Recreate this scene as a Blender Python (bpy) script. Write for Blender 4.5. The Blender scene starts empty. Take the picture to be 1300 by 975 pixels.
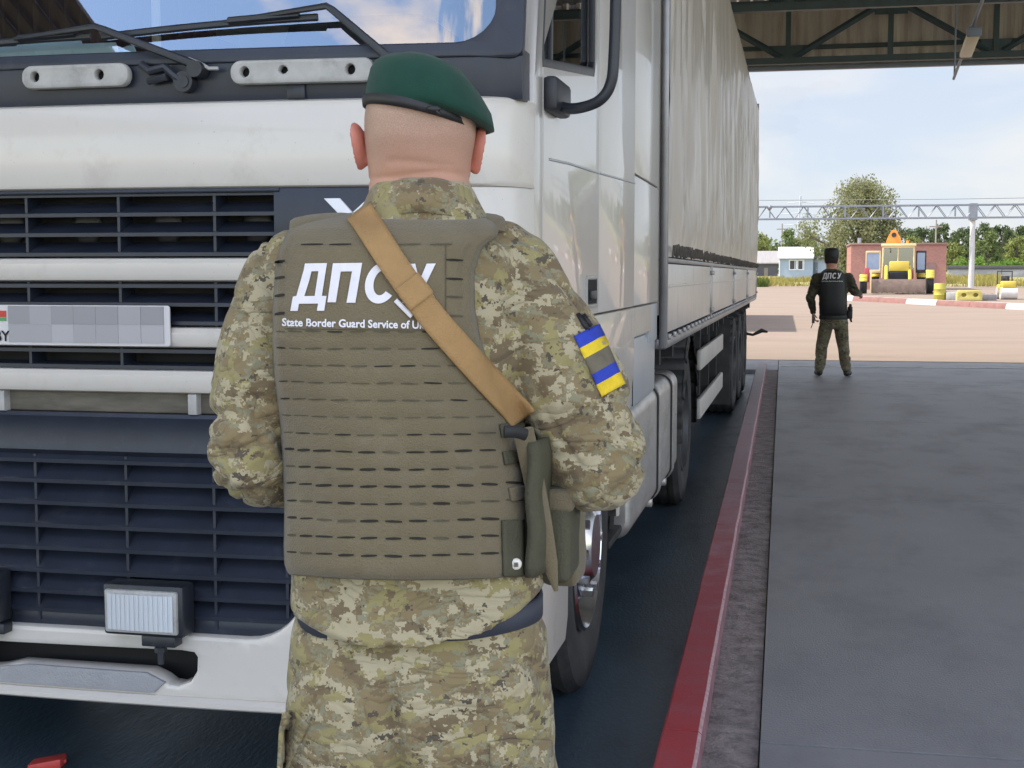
import bpy, bmesh, math, random
from mathutils import Vector, Matrix, noise as mn
from mathutils.bvhtree import BVHTree
R = math.radians
random.seed(7)
SC = bpy.context.scene
COL = SC.collection

# ------------------------------------------------------------------ camera, sky, sun, exposure
F, CX, CY, HOR, ZC = 1700.0, 650.0, 487.5, 348.0, 1.43
PITCH = math.atan((CY-HOR)/F); YAW = math.atan(343/F)
FW = Vector((-math.sin(YAW)*math.cos(PITCH), math.cos(YAW)*math.cos(PITCH), -math.sin(PITCH)))
RT = Vector((math.cos(YAW), math.sin(YAW), 0)); UP = RT.cross(FW)
EYE = Vector((0, 0, ZC))
cd = bpy.data.cameras.new('camera'); cam = bpy.data.objects.new('camera', cd); COL.objects.link(cam)
cd.sensor_width = 36; cd.lens = 36*F/1300; cd.clip_start = 0.05; cd.clip_end = 6000
cam.matrix_world = Matrix(((RT.x, UP.x, -FW.x, 0), (RT.y, UP.y, -FW.y, 0), (RT.z, UP.z, -FW.z, ZC), (0, 0, 0, 1)))
SC.camera = cam
SC.view_settings.view_transform = 'Standard'; SC.view_settings.look = 'None'
SC.view_settings.exposure = 1.85; SC.view_settings.gamma = 1.0
SUNV = Vector((-0.75, -0.10, 1.0)).normalized()
w = bpy.data.worlds.new('World'); SC.world = w; w.use_nodes = True
nt = w.node_tree; nt.nodes.clear()
wo = nt.nodes.new('ShaderNodeOutputWorld'); bg = nt.nodes.new('ShaderNodeBackground')
sk = nt.nodes.new('ShaderNodeTexSky'); sk.sky_type = 'NISHITA'; sk.sun_disc = False
sk.sun_elevation = math.asin(SUNV.z); sk.sun_rotation = math.atan2(SUNV.x, SUNV.y)
sk.air_density = 1.0; sk.dust_density = 0.6; sk.ozone_density = 1.5
tc = nt.nodes.new('ShaderNodeTexCoord'); mp = nt.nodes.new('ShaderNodeMapping'); mp.inputs['Scale'].default_value = (2.2, 2.2, 6.0)
cn = nt.nodes.new('ShaderNodeTexNoise'); cn.inputs['Scale'].default_value = 1.7; cn.inputs['Detail'].default_value = 8; cn.inputs['Roughness'].default_value = .55
cr = nt.nodes.new('ShaderNodeValToRGB'); cr.color_ramp.elements[0].position = .49; cr.color_ramp.elements[1].position = .62
cr.color_ramp.elements[1].color = (.95, .95, .95, 1)
mx = nt.nodes.new('ShaderNodeMixRGB'); mx.inputs['Color2'].default_value = (4.6, 4.5, 4.6, 1)
L_ = nt.links.new
L_(tc.outputs['Generated'], mp.inputs['Vector']); L_(mp.outputs['Vector'], cn.inputs['Vector']); L_(cn.outputs['Fac'], cr.inputs['Fac'])
# thin veil ahead; bright warm clouds added behind the camera to light the shaded fronts
sx = nt.nodes.new('ShaderNodeSeparateXYZ'); L_(tc.outputs['Generated'], sx.inputs[0])
bk = nt.nodes.new('ShaderNodeMapRange'); bk.inputs[1].default_value = .25; bk.inputs[2].default_value = -.15; L_(sx.outputs['Y'], bk.inputs[0])
cc = nt.nodes.new('ShaderNodeMixRGB'); 
vn = nt.nodes.new('ShaderNodeTexNoise'); vn.inputs['Scale'].default_value = 3.2; vn.inputs['Detail'].default_value = 7; vn.inputs['Roughness'].default_value = .5; vn.inputs['Distortion'].default_value = .4; L_(mp.outputs['Vector'], vn.inputs['Vector'])
vr = nt.nodes.new('ShaderNodeValToRGB'); vr.color_ramp.elements[0].position = .40; vr.color_ramp.elements[1].position = .64; vr.color_ramp.elements[0].color = (.70, .775, .91, 1); vr.color_ramp.elements[1].color = (.90, .885, .90, 1); L_(vn.outputs['Fac'], vr.inputs['Fac'])
vs = nt.nodes.new('ShaderNodeVectorMath'); vs.operation = 'SCALE'; vs.inputs['Scale'].default_value = 1.62; L_(vr.outputs['Color'], vs.inputs[0]); L_(vs.outputs[0], cc.inputs['Color1'])
cc.inputs['Color2'].default_value = (6.7, 5.5, 4.4, 1); L_(bk.outputs[0], cc.inputs['Fac'])
vl = nt.nodes.new('ShaderNodeMapRange'); vl.inputs[3].default_value = .94; vl.inputs[4].default_value = 0.0; L_(bk.outputs[0], vl.inputs[0])
mxm = nt.nodes.new('ShaderNodeMath'); mxm.operation = 'MAXIMUM'; L_(cr.outputs['Color'], mxm.inputs[0]); L_(vl.outputs[0], mxm.inputs[1])
L_(mxm.outputs[0], mx.inputs['Fac']); L_(cc.outputs['Color'], mx.inputs['Color2']); L_(sk.outputs['Color'], mx.inputs['Color1']); L_(mx.outputs['Color'], bg.inputs['Color'])
bg.inputs['Strength'].default_value = 0.15
L_(bg.outputs['Background'], wo.inputs['Surface'])
sd = bpy.data.lights.new('sun', 'SUN'); sd.energy = 2.0; sd.angle = R(.5); sd.color = (1, .94, .86)
sun = bpy.data.objects.new('sun', sd); COL.objects.link(sun)
sun.rotation_euler = SUNV.to_track_quat('Z', 'Y').to_euler(); sun.location = (-20, 30, 60)

# ------------------------------------------------------------------ helpers
def ray(px, py): return FW + RT*((px-CX)/F) - UP*((py-CY)/F)
def YP(px, py, y):
    d = ray(px, py); return EYE + d*(y/d.y)
def ZP(px, py, z=0):
    d = ray(px, py); return EYE + d*((z-ZC)/d.z)
def prof(y):
    if y < 60: return 0.0
    if y < 120: return .0055*(y-60)
    if y < 150: return .33+.027*(y-120)
    return 1.14+.002*(y-150)

def N(nt, t, **k):
    n = nt.nodes.new(t)
    for a, b in k.items(): setattr(n, a, b)
    return n
def pm(name, col, rough=.5, metal=0., var=.12, vscale=3., bump=0., bscale=80., dirt=None, spec=.5, stretch=(1, 1, 1), coat=0., sheen=0., specks=None):
    m = bpy.data.materials.new(name); m.use_nodes = True; t = m.node_tree; t.nodes.clear()
    o = N(t, 'ShaderNodeOutputMaterial'); b = N(t, 'ShaderNodeBsdfPrincipled')
    b.inputs['Roughness'].default_value = rough; b.inputs['Metallic'].default_value = metal
    b.inputs['Specular IOR Level'].default_value = spec; b.inputs['Coat Weight'].default_value = coat; b.inputs['Sheen Weight'].default_value = sheen
    c = N(t, 'ShaderNodeTexCoord'); mp = N(t, 'ShaderNodeMapping'); mp.inputs['Scale'].default_value = stretch
    t.links.new(c.outputs['Object'], mp.inputs['Vector'])
    n = N(t, 'ShaderNodeTexNoise'); n.inputs['Scale'].default_value = vscale; n.inputs['Detail'].default_value = 8; n.inputs['Roughness'].default_value = .65
    t.links.new(mp.outputs['Vector'], n.inputs['Vector'])
    r = N(t, 'ShaderNodeValToRGB'); e = r.color_ramp.elements; e[0].position = .3; e[1].position = .7
    e[0].color = tuple(max(0, x*(1-var)) for x in col)+(1,); e[1].color = tuple(min(1, x*(1+var)) for x in col)+(1,)
    t.links.new(n.outputs['Fac'], r.inputs['Fac']); out = r.outputs['Color']
    if dirt:
        dc, amt, ds, lo, hi = dirt
        n2 = N(t, 'ShaderNodeTexNoise'); n2.inputs['Scale'].default_value = ds; n2.inputs['Detail'].default_value = 10; n2.inputs['Roughness'].default_value = .7
        t.links.new(mp.outputs['Vector'], n2.inputs['Vector'])
        mr = N(t, 'ShaderNodeMapRange'); mr.inputs[1].default_value = lo; mr.inputs[2].default_value = hi; mr.inputs[4].default_value = amt
        t.links.new(n2.outputs['Fac'], mr.inputs[0])
        mx = N(t, 'ShaderNodeMixRGB'); mx.inputs['Color2'].default_value = dc+(1,)
        t.links.new(mr.outputs[0], mx.inputs['Fac']); t.links.new(out, mx.inputs['Color1']); out = mx.outputs['Color']
        rr = N(t, 'ShaderNodeMapRange'); rr.inputs[3].default_value = rough; rr.inputs[4].default_value = min(1, rough+.3)
        t.links.new(mr.outputs[0], rr.inputs[0]); t.links.new(rr.outputs[0], b.inputs['Roughness'])
    if specks:   # fine spatter: insects, grit, rain spots
        for sc_, th, sc2 in ((specks[1], specks[2], 3.), (specks[1]*2.3, specks[2]*.9, 4.)):
            v = N(t, 'ShaderNodeTexVoronoi'); v.inputs['Scale'].default_value = sc_; t.links.new(c.outputs['Object'], v.inputs['Vector'])
            n4 = N(t, 'ShaderNodeTexNoise'); n4.inputs['Scale'].default_value = sc2; t.links.new(c.outputs['Object'], n4.inputs['Vector'])
            ml = N(t, 'ShaderNodeMath', operation='MULTIPLY'); ml.inputs[1].default_value = th*2; t.links.new(n4.outputs['Fac'], ml.inputs[0])
            sb = N(t, 'ShaderNodeMath', operation='SUBTRACT'); t.links.new(v.outputs['Distance'], sb.inputs[0]); t.links.new(ml.outputs[0], sb.inputs[1])
            mr = N(t, 'ShaderNodeMapRange'); mr.inputs[1].default_value = .0; mr.inputs[2].default_value = -.04; mr.inputs[4].default_value = .6; t.links.new(sb.outputs[0], mr.inputs[0])
            mx = N(t, 'ShaderNodeMixRGB'); mx.inputs['Color2'].default_value = specks[0]+(1,); t.links.new(mr.outputs[0], mx.inputs['Fac']); t.links.new(out, mx.inputs['Color1']); out = mx.outputs['Color']
    t.links.new(out, b.inputs['Base Color'])
    if bump:
        n3 = N(t, 'ShaderNodeTexNoise'); n3.inputs['Scale'].default_value = bscale; n3.inputs['Detail'].default_value = 5
        t.links.new(mp.outputs['Vector'], n3.inputs['Vector'])
        bp = N(t, 'ShaderNodeBump'); bp.inputs['Strength'].default_value = bump; bp.inputs['Distance'].default_value = .01
        t.links.new(n3.outputs['Fac'], bp.inputs['Height']); t.links.new(bp.outputs['Normal'], b.inputs['Normal'])
    t.links.new(b.outputs['BSDF'], o.inputs['Surface'])
    return m

def tag(o, label=None, cat=None, group=None, kind=None):
    if label: o['label'] = label
    if cat: o['category'] = cat
    if group: o['group'] = group
    if kind: o['kind'] = kind
    return o
def empty(name, loc, rz=0, label=None, cat=None, group=None):
    o = bpy.data.objects.new(name, None); COL.objects.link(o); o.location = loc; o.rotation_euler = (0, 0, rz); o.empty_display_size = .2
    return tag(o, label, cat, group)
def obj(name, bm, mats, parent=None, smooth=40, loc=None):
    me = bpy.data.meshes.new(name)
    if isinstance(bm, bmesh.types.BMesh):
        bmesh.ops.recalc_face_normals(bm, faces=bm.faces); bm.to_mesh(me); bm.free()
    else: me = bm
    idx = [p.material_index for p in me.polygons]
    me.materials.clear()
    for m in (mats if isinstance(mats, (list, tuple)) else [mats]): me.materials.append(m)
    me.polygons.foreach_set('material_index', idx)
    if smooth:
        me.shade_smooth()
        if smooth < 180: me.set_sharp_from_angle(angle=R(smooth))
    o = bpy.data.objects.new(name, me); COL.objects.link(o)
    if parent: o.parent = parent
    if loc: o.location = loc
    return o
def copy_tree(o, parent=None):
    c = o.copy(); COL.objects.link(c); c.parent = parent
    if parent: c.matrix_parent_inverse = o.matrix_parent_inverse
    for ch in [x for x in COL.objects if x.parent == o]: copy_tree(ch, c)
    return c
def nb(): return bmesh.new()
def box(bm, x0, x1, y0, y1, z0, z1, bev=0, mat=0, seg=2, M=None):
    g = bmesh.ops.create_cube(bm, size=1)['verts']
    for v in g: v.co = Vector(((x0+x1)/2+v.co.x*(x1-x0), (y0+y1)/2+v.co.y*(y1-y0), (z0+z1)/2+v.co.z*(z1-z0)))
    fs = set(f for v in g for f in v.link_faces)
    if bev:
        es = list(set(e for v in g for e in v.link_edges))
        r = bmesh.ops.bevel(bm, geom=es, offset=bev, segments=seg, affect='EDGES', profile=.5)
        vs = set(r['verts']); fs = set(f for v in vs for f in v.link_faces)
    for f in fs: f.material_index = mat
    if M is not None:
        for v in set(v for f in fs for v in f.verts): v.co = M @ v.co
    return fs
def tube(bm, pts, rad, n=12, mat=0, cap=True, flat=None):
    """tube through pts; rad number / list / list of (ra, rb)"""
    pts = [Vector(p) for p in pts]; m = len(pts)
    if not isinstance(rad, (list, tuple)): rad = [rad]*m
    T = []
    for i in range(m):
        a = pts[max(0, i-1)]; b = pts[min(m-1, i+1)]; T.append((b-a).normalized())
    ref = Vector((0, 0, 1)) if abs(T[0].z) < .9 else Vector((0, 1, 0))
    if flat: ref = Vector(flat)
    u = (ref - T[0]*ref.dot(T[0])).normalized(); rings = []
    for i in range(m):
        u = (u - T[i]*u.dot(T[i])).normalized(); v = T[i].cross(u)
        ra, rb = rad[i] if isinstance(rad[i], (list, tuple)) else (rad[i], rad[i])
        rings.append([bm.verts.new(pts[i]+u*(ra*math.cos(2*math.pi*k/n))+v*(rb*math.sin(2*math.pi*k/n))) for k in range(n)])
    for i in range(m-1):
        for k in range(n):
            bm.faces.new((rings[i][k], rings[i][(k+1) % n], rings[i+1][(k+1) % n], rings[i+1][k])).material_index = mat
    if cap:
        bm.faces.new(rings[0][::-1]).material_index = mat; bm.faces.new(rings[-1]).material_index = mat
    return rings
def limb(bm, pts, rad, n=18):
    """tube with rounded ends and smooth interpolation"""
    pts = [Vector(p) for p in pts]; P = []; Q = []
    for i in range(len(pts)-1):
        p0 = pts[max(0, i-1)]; p1 = pts[i]; p2 = pts[i+1]; p3 = pts[min(len(pts)-1, i+2)]
        for s in range(6):
            t = s/6; P.append(.5*((2*p1)+(p2-p0)*t+(2*p0-5*p1+4*p2-p3)*t*t+(3*p1-p0-3*p2+p3)*t**3)); Q.append(rad[i]*(1-t)+rad[i+1]*t)
    P.append(pts[-1]); Q.append(rad[-1])
    d0 = (P[0]-P[1]).normalized(); d1 = (P[-1]-P[-2]).normalized(); r0, r1 = Q[0], Q[-1]
    A = [P[0]+d0*r0*math.sin(a) for a in (1.45, 1.0, .5)]; AR = [r0*math.cos(a) for a in (1.45, 1.0, .5)]
    B = [P[-1]+d1*r1*math.sin(a) for a in (.5, 1.0, 1.45)]; BR = [r1*math.cos(a) for a in (.5, 1.0, 1.45)]
    return tube(bm, A+P+B, AR+Q+BR, n)
def cyl(bm, c, axis, r, h, n=24, mat=0):
    c = Vector(c); a = Vector(axis).normalized()
    return tube(bm, [c-a*h/2, c+a*h/2], r, n, mat)
def lathe(bm, prof_, axis='x', n=40, c=(0, 0, 0), mats=None):
    """prof_: list of (a along axis, r)"""
    rings = []
    for a, r in prof_:
        ring = []
        for k in range(n):
            t = 2*math.pi*k/n; q = {'x': (a, r*math.cos(t), r*math.sin(t)), 'y': (r*math.cos(t), a, r*math.sin(t)), 'z': (r*math.cos(t), r*math.sin(t), a)}[axis]
            ring.append(bm.verts.new(Vector(q)+Vector(c)))
        rings.append(ring)
    for i in range(len(rings)-1):
        for k in range(n):
            f = bm.faces.new((rings[i][k], rings[i][(k+1) % n], rings[i+1][(k+1) % n], rings[i+1][k]))
            if mats: f.material_index = mats[i]
def quad(bm, a, b, c, d, mat=0):
    f = bm.faces.new([bm.verts.new(Vector(p)) for p in (a, b, c, d)]); f.material_index = mat; return f
def plate(outline, holes=(), thick=.02, bevel=0., step=None):
    """flat plate in the XZ plane (front face at y=0, back at y=thick), outline / holes are (x,z) lists"""
    cu = bpy.data.curves.new('tmp', 'CURVE'); cu.dimensions = '2D'; cu.fill_mode = 'BOTH'
    cu.extrude = max(1e-4, thick/2-bevel); cu.bevel_depth = bevel; cu.bevel_resolution = 1; cu.offset = -bevel
    for pl in [outline]+list(holes):
        s = cu.splines.new('POLY'); s.points.add(len(pl)-1); s.use_cyclic_u = True
        for p, q in zip(s.points, pl): p.co = (q[0], q[1], 0, 1)
    o = bpy.data.objects.new('tmp', cu); COL.objects.link(o)
    me = o.to_mesh(); bm = nb(); bm.from_mesh(me); o.to_mesh_clear()
    bpy.data.objects.remove(o); bpy.data.curves.remove(cu)
    for v in bm.verts: v.co = Vector((v.co.x, thick/2-v.co.z, v.co.y))
    bmesh.ops.remove_doubles(bm, verts=bm.verts, dist=1e-5)
    if step:
        for ax in (0, 2):
            if step[ax] is None: continue
            lo = min(v.co[ax] for v in bm.verts); hi = max(v.co[ax] for v in bm.verts); k = lo+step[ax]
            while k < hi-1e-4:
                no = [0, 0, 0]; no[ax] = 1; co = [0, 0, 0]; co[ax] = k
                bmesh.ops.bisect_plane(bm, geom=bm.verts[:]+bm.edges[:]+bm.faces[:], plane_co=co, plane_no=no, dist=1e-5); k += step[ax]
    return bm
def rrect(x0, x1, z0, z1, r, n=6):
    if not isinstance(r, (list, tuple)): r = [r]*4
    out = []
    for (cx, cz, a, q) in ((x1-r[0], z1-r[0], 0, r[0]), (x0+r[1], z1-r[1], 90, r[1]), (x0+r[2], z0+r[2], 180, r[2]), (x1-r[3], z0+r[3], 270, r[3])):
        if q < 1e-5: out.append((cx, cz)); continue
        for k in range(n+1):
            t = R(a+90*k/n); out.append((cx+q*math.cos(t), cz+q*math.sin(t)))
    return out
def xf(bm, f):
    for v in bm.verts: v.co = Vector(f(v.co))
    return bm
def remesh(bm, voxel, smooth=3):
    bmesh.ops.recalc_face_normals(bm, faces=bm.faces)
    me = bpy.data.meshes.new('t'); bm.to_mesh(me); bm.free(); o = bpy.data.objects.new('t', me); COL.objects.link(o)
    md = o.modifiers.new('r', 'REMESH'); md.mode = 'VOXEL'; md.voxel_size = voxel
    dg = bpy.context.evaluated_depsgraph_get(); out = bpy.data.meshes.new_from_object(o.evaluated_get(dg))
    bpy.data.objects.remove(o); bpy.data.meshes.remove(me)
    b2 = nb(); b2.from_mesh(out); bpy.data.meshes.remove(out)
    for _ in range(smooth): bmesh.ops.smooth_vert(b2, verts=b2.verts, factor=.5, use_axis_x=True, use_axis_y=True, use_axis_z=True)
    b2.normal_update(); return b2
def ridge(p): return 1-2*abs(mn.noise(p))
def displace(bm, fn):
    bm.normal_update(); d = [(v, v.co+v.normal*fn(v.co, v.normal)) for v in bm.verts]
    for v, c in d: v.co = c
    bm.normal_update(); return bm
def loft(bm, rings, n=48, cap=True):
    """rings: list of lists of points"""
    V = [[bm.verts.new(Vector(p)) for p in r] for r in rings]; n = len(V[0])
    for i in range(len(V)-1):
        for k in range(n): bm.faces.new((V[i][k], V[i][(k+1) % n], V[i+1][(k+1) % n], V[i+1][k]))
    if cap: bm.faces.new(V[0][::-1]); bm.faces.new(V[-1])
def ering(cx, hx, yb, yf, z, n=48, p=2.3, zf=None):
    """superellipse ring, back at yb, front at yf"""
    out = []
    for k in range(n):
        t = 2*math.pi*k/n; c, s = math.cos(t), math.sin(t)
        x = cx+hx*math.copysign(abs(c)**(2/p), c); y = (yb+yf)/2+(yf-yb)/2*math.copysign(abs(s)**(2/p), s)
        out.append((x, y, zf(x, y) if zf else z))
    return out
def text_mesh(s, size=1, bold=0., shear=0.):
    cu = bpy.data.curves.new('t', 'FONT'); cu.body = s; cu.size = size; cu.offset = bold; cu.shear = shear; cu.resolution_u = 3
    o = bpy.data.objects.new('t', cu); COL.objects.link(o); me = o.to_mesh(); bm = nb(); bm.from_mesh(me); o.to_mesh_clear()
    bpy.data.objects.remove(o); bpy.data.curves.remove(cu); return bm

# ------------------------------------------------------------------ ground, lane, pavement
def sheet(name, xs, ys, zf, mat, label=None, skirt=0):
    bm = nb(); V = [[bm.verts.new((x, y, zf(x, y))) for x in xs] for y in ys]
    for i in range(len(ys)-1):
        for j in range(len(xs)-1): bm.faces.new((V[i][j], V[i][j+1], V[i+1][j+1], V[i+1][j]))
    o = obj(name, bm, mat, smooth=30); tag(o, kind='structure'); return o
m_field = pm('dry_grass_field', (.27, .25, .10), .95, var=.35, vscale=.35, bump=.6, bscale=6)
m_yard = pm('sandy_asphalt', (.238, .180, .135), .9, var=.10, vscale=.25, specks=((.13, .10, .08), .9, .05), bump=.25, bscale=60, dirt=((.175, .135, .105), .6, .12, .52, .7), stretch=(1, 2.2, 1))
m_slab = pm('concrete_slab', (.262, .258, .266), .50, var=.09, vscale=1.6, bump=.25, bscale=170, specks=((.06, .06, .065), 5., .035), stretch=(.8, .45, 1), dirt=((.17, .17, .178), .45, 2.2, .48, .72), spec=.45)
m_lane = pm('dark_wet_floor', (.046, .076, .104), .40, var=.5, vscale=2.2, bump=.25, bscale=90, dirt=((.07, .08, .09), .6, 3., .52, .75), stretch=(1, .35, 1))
m_dirt = pm('gritty_dirt', (.285, .245, .235), .95, var=.35, vscale=9, bump=.9, bscale=70, dirt=((.13, .115, .112), .7, 12., .5, .62))
m_white_line = pm('road_paint', (.62, .62, .60), .7, var=.12, vscale=4, dirt=((.2, .2, .2), .8, 6, .5, .62))
ys = [-60, 0, 21.9, 22.6]+[24+4*i for i in range(35)]+[180, 250, 400, 800, 2500]
sheet('ground', [-2500, -300, -80, -20, 0, 20, 80, 300, 2500], ys, lambda x, y: -.30 if y < 22.7 else prof(y)-.012, m_field)
sheet('yard_asphalt', [-90, -40, -20, -10, 0, 10, 20, 40, 90], [22.86]+[26+4*i for i in range(25)], lambda x, y: prof(y)-.006, m_yard)
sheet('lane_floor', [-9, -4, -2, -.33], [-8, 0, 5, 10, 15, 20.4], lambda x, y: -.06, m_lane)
bm = nb()
for i in range(-3, 4):
    y0 = 4.07+4.66*i
    for x0, x1 in ((-.045, 5.2), (5.212, 10.4)): box(bm, x0, x1, y0+.009, y0+4.66-.009, -.28, 0)
tag(obj('pavement', bm, m_slab, smooth=0), kind='structure')
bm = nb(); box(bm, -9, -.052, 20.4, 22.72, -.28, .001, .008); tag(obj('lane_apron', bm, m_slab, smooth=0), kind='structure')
sheet('gutter_strip', [-.225, -.18, -.12, -.05], [-8+.4*i for i in range(72)], lambda x, y: -.008+.012*mn.noise(Vector((x*9, y*3, 0))), m_dirt)
bm = nb(); quad(bm, (-.05, 21.18, .005), (10.3, 21.72, .005), (10.3, 21.82, .005), (-.05, 21.30, .005)); tag(obj('painted_line', bm, m_white_line, smooth=0), kind='structure')

# red kerb between lane and pavement: one stone after the other, the paint fading to pink grey with wear
m = bpy.data.materials.new('worn_red_paint'); m.use_nodes = True; t = m.node_tree; b = t.nodes['Principled BSDF']; b.inputs['Roughness'].default_value = .6
tcn = N(t, 'ShaderNodeTexCoord'); sp = N(t, 'ShaderNodeSeparateXYZ'); t.links.new(tcn.outputs['Object'], sp.inputs[0])
no = N(t, 'ShaderNodeTexNoise'); no.inputs['Scale'].default_value = 6; no.inputs['Detail'].default_value = 10; no.inputs['Roughness'].default_value = .7
t.links.new(tcn.outputs['Object'], no.inputs['Vector'])
mr = N(t, 'ShaderNodeMapRange'); mr.inputs[1].default_value = 3.4; mr.inputs[2].default_value = 17; t.links.new(sp.outputs['Y'], mr.inputs[0])
ad = N(t, 'ShaderNodeMath', operation='MULTIPLY_ADD'); ad.inputs[1].default_value = .55; t.links.new(no.outputs['Fac'], ad.inputs[0]); 
sb = N(t, 'ShaderNodeMath', operation='SUBTRACT'); sb.inputs[1].default_value = .275; t.links.new(mr.outputs[0], ad.inputs[2]); t.links.new(ad.outputs[0], sb.inputs[0])
rp = N(t, 'ShaderNodeValToRGB'); e = rp.color_ramp.elements; e[0].position = 0; e[0].color = (.40, .040, .050, 1); e[1].position = 1; e[1].color = (.40, .35, .36, 1)
q = rp.color_ramp.elements.new(.16); q.color = (.36, .075, .095, 1); q = rp.color_ramp.elements.new(.42); q.color = (.42, .255, .28, 1)
t.links.new(sb.outputs[0], rp.inputs['Fac']); t.links.new(rp.outputs['Color'], b.inputs['Base Color'])
bp = N(t, 'ShaderNodeBump'); bp.inputs['Strength'].default_value = .35; bp.inputs['Distance'].default_value = .004; n5 = N(t, 'ShaderNodeTexNoise'); n5.inputs['Scale'].default_value = 130
t.links.new(tcn.outputs['Object'], n5.inputs['Vector']); t.links.new(n5.outputs['Fac'], bp.inputs['Height']); t.links.new(bp.outputs['Normal'], b.inputs['Normal'])
m_red = m
m_kedge = pm('bare_kerb_edge', (.44, .27, .285), .7, var=.35, vscale=40)
m_kside = pm('kerb_side', (.26, .13, .15), .8, var=.3, vscale=8, bump=.4)
bm = nb(); yk = [-6, -1.6, 3.93, 7.3, 12.3, 17.0, 20.9]
for a, b_ in zip(yk[:-1], yk[1:]):
    a += .004; b_ -= .004; n = max(2, int((b_-a)/.15)); P = []
    for i in range(n+1):
        y = a+(b_-a)*i/n; j = .004*mn.noise(Vector((0, y*2, 5))); k = .003*mn.noise(Vector((3, y*7, 5)))
        xl = -.326-.0018*y+k; xr = -.214-.0006*y+j
        P.append([bm.verts.new(p) for p in ((xl-.004, y, -.2), (xl, y, .062), (xl+.008, y, .071), (xr-.010, y, .071+k), (xr, y, .061), (xr+.012, y, -.2))])
    for i in range(n):
        for k in range(5):
            f = bm.faces.new((P[i][k], P[i][k+1], P[i+1][k+1], P[i+1][k])); f.material_index = (0, 0, 0, 1, 2)[k]
    bm.faces.new(P[0][::-1]); bm.faces.new(P[-1])
tag(obj('kerb', bm, [m_red, m_kedge, m_kside], smooth=0), kind='structure')
# small red wedge left on the lane floor under the lorry
bm = nb(); p = ZP(60, 972, -.06)
xf_m = Matrix.Translation((p.x, p.y, -.06))@Matrix.Rotation(R(12), 4, 'Z')
f = box(bm, -.05, .05, -.03, .03, 0, .03, .004, M=xf_m)
wv = [v for v in bm.verts if (xf_m.inverted()@v.co).x < -.02]
for v in wv: v.co.z = -.06+(v.co.z+.06)*.4
box(bm, .05, .058, -.006, .006, .008, .02, .002, M=xf_m)
tag(obj('floor_wedge', bm, pm('red_plastic', (.55, .06, .05), .5)), 'small red plastic wedge lying on the dark lane floor under the lorry bumper', 'wedge')

# ------------------------------------------------------------------ canopy
m_teal = pm('dark_teal_steel', (.035, .058, .066), .5, var=.25, vscale=4)
m_sheet = bpy.data.materials.new('corrugated_sheet'); m_sheet.use_nodes = True
m_sheet = pm('corrugated_sheet', (.50, .455, .41), .65, var=.15, vscale=1.3, stretch=(3, 3, .4), dirt=((.26, .17, .12), .55, 1.5, .5, .7))
m_roofu = pm('roof_sheet', (.55, .55, .54), .6, var=.1, vscale=1)
m_roofd = pm('dark_roof_sheet', (.10, .095, .10), .6, var=.2, vscale=1)
m_fascia = pm('fascia_trim', (.16, .19, .24), .5, var=.1)
CAN = empty('canopy', (0, 22.1, 0), 0, 'large steel canopy with corrugated gable sheet and dark teal trusses over the lane', 'canopy')
CX0, CX1, CY0, CY1, CH, CT = -17., 8.6, .2, 22.31, 4.71, 5.85
def CP(bm): return xf(bm, lambda c: (c.x, c.y-22.1, c.z))
bm = nb(); n = int((CX1-CX0)/.055); top = []; bot = []
pr = [0, .035, .035, 0]
for i in range(n+1):
    x = CX0+.055*i; y = CY1-.02+pr[i % 4]
    bot.append((bm.verts.new((x, y, CH+.05)), bm.verts.new((x, y+.012, CH+.05)))); top.append((bm.verts.new((x, y, CT+.6)), bm.verts.new((x, y+.012, CT+.6))))
for i in range(n):
    for a in (0, 1): bm.faces.new((bot[i][a], bot[i+1][a], top[i+1][a], top[i][a]))
t = m_sheet.node_tree; bs = [q for q in t.nodes if q.type == 'BSDF_PRINCIPLED'][0]; om = [q for q in t.nodes if q.type == 'OUTPUT_MATERIAL'][0]
tl = N(t, 'ShaderNodeBsdfTranslucent'); mxs = N(t, 'ShaderNodeMixShader'); mxs.inputs['Fac'].default_value = .30; t.links.new(bs.inputs['Base Color'].links[0].from_socket, tl.inputs['Color'])
t.links.new(bs.outputs[0], mxs.inputs[1]); t.links.new(tl.outputs[0], mxs.inputs[2]); t.links.new(mxs.outputs[0], om.inputs['Surface'])
obj('gable_sheet', CP(bm), m_sheet, CAN, 0)
bm = nb(); box(bm, CX0, CX1, CY1-.05, CY1+.06, CH-.02, CH+.05, .004); obj('fascia_trim', CP(bm), m_fascia, CAN)
bm = nb(); n = int((CX1-CX0)/.11)
for i in range(n):   # roof sheets, ribs along the lane
    x = CX0+.11*i; z0, z1 = (CT+.02, CT+.06) if i % 2 else (CT+.06, CT+.02)
    box(bm, x, x+.1095, CY0, CY1-.03, CT+(.05 if i % 2 else .02), CT+(.08 if i % 2 else .05))
obj('roof', CP(bm), m_roofu, CAN, 0)
bm = nb(); n = int(12./.11)   # lower unseen roof left behind the camera, put in to darken the windscreen reflection
for i in range(n):
    x = CX0+.11*i; box(bm, x, x+.1095, -12., CY0-.02, 5.0+(.05 if i % 2 else .02), 5.0+(.08 if i % 2 else .05))
obj('side_roof', CP(bm), m_roofd, CAN, 0)
def bar(bm, a, b_, r=.04):
    a = Vector(a); b_ = Vector(b_); tube(bm, [a, b_], (r), 4, flat=(0, 1, 0))
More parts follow.
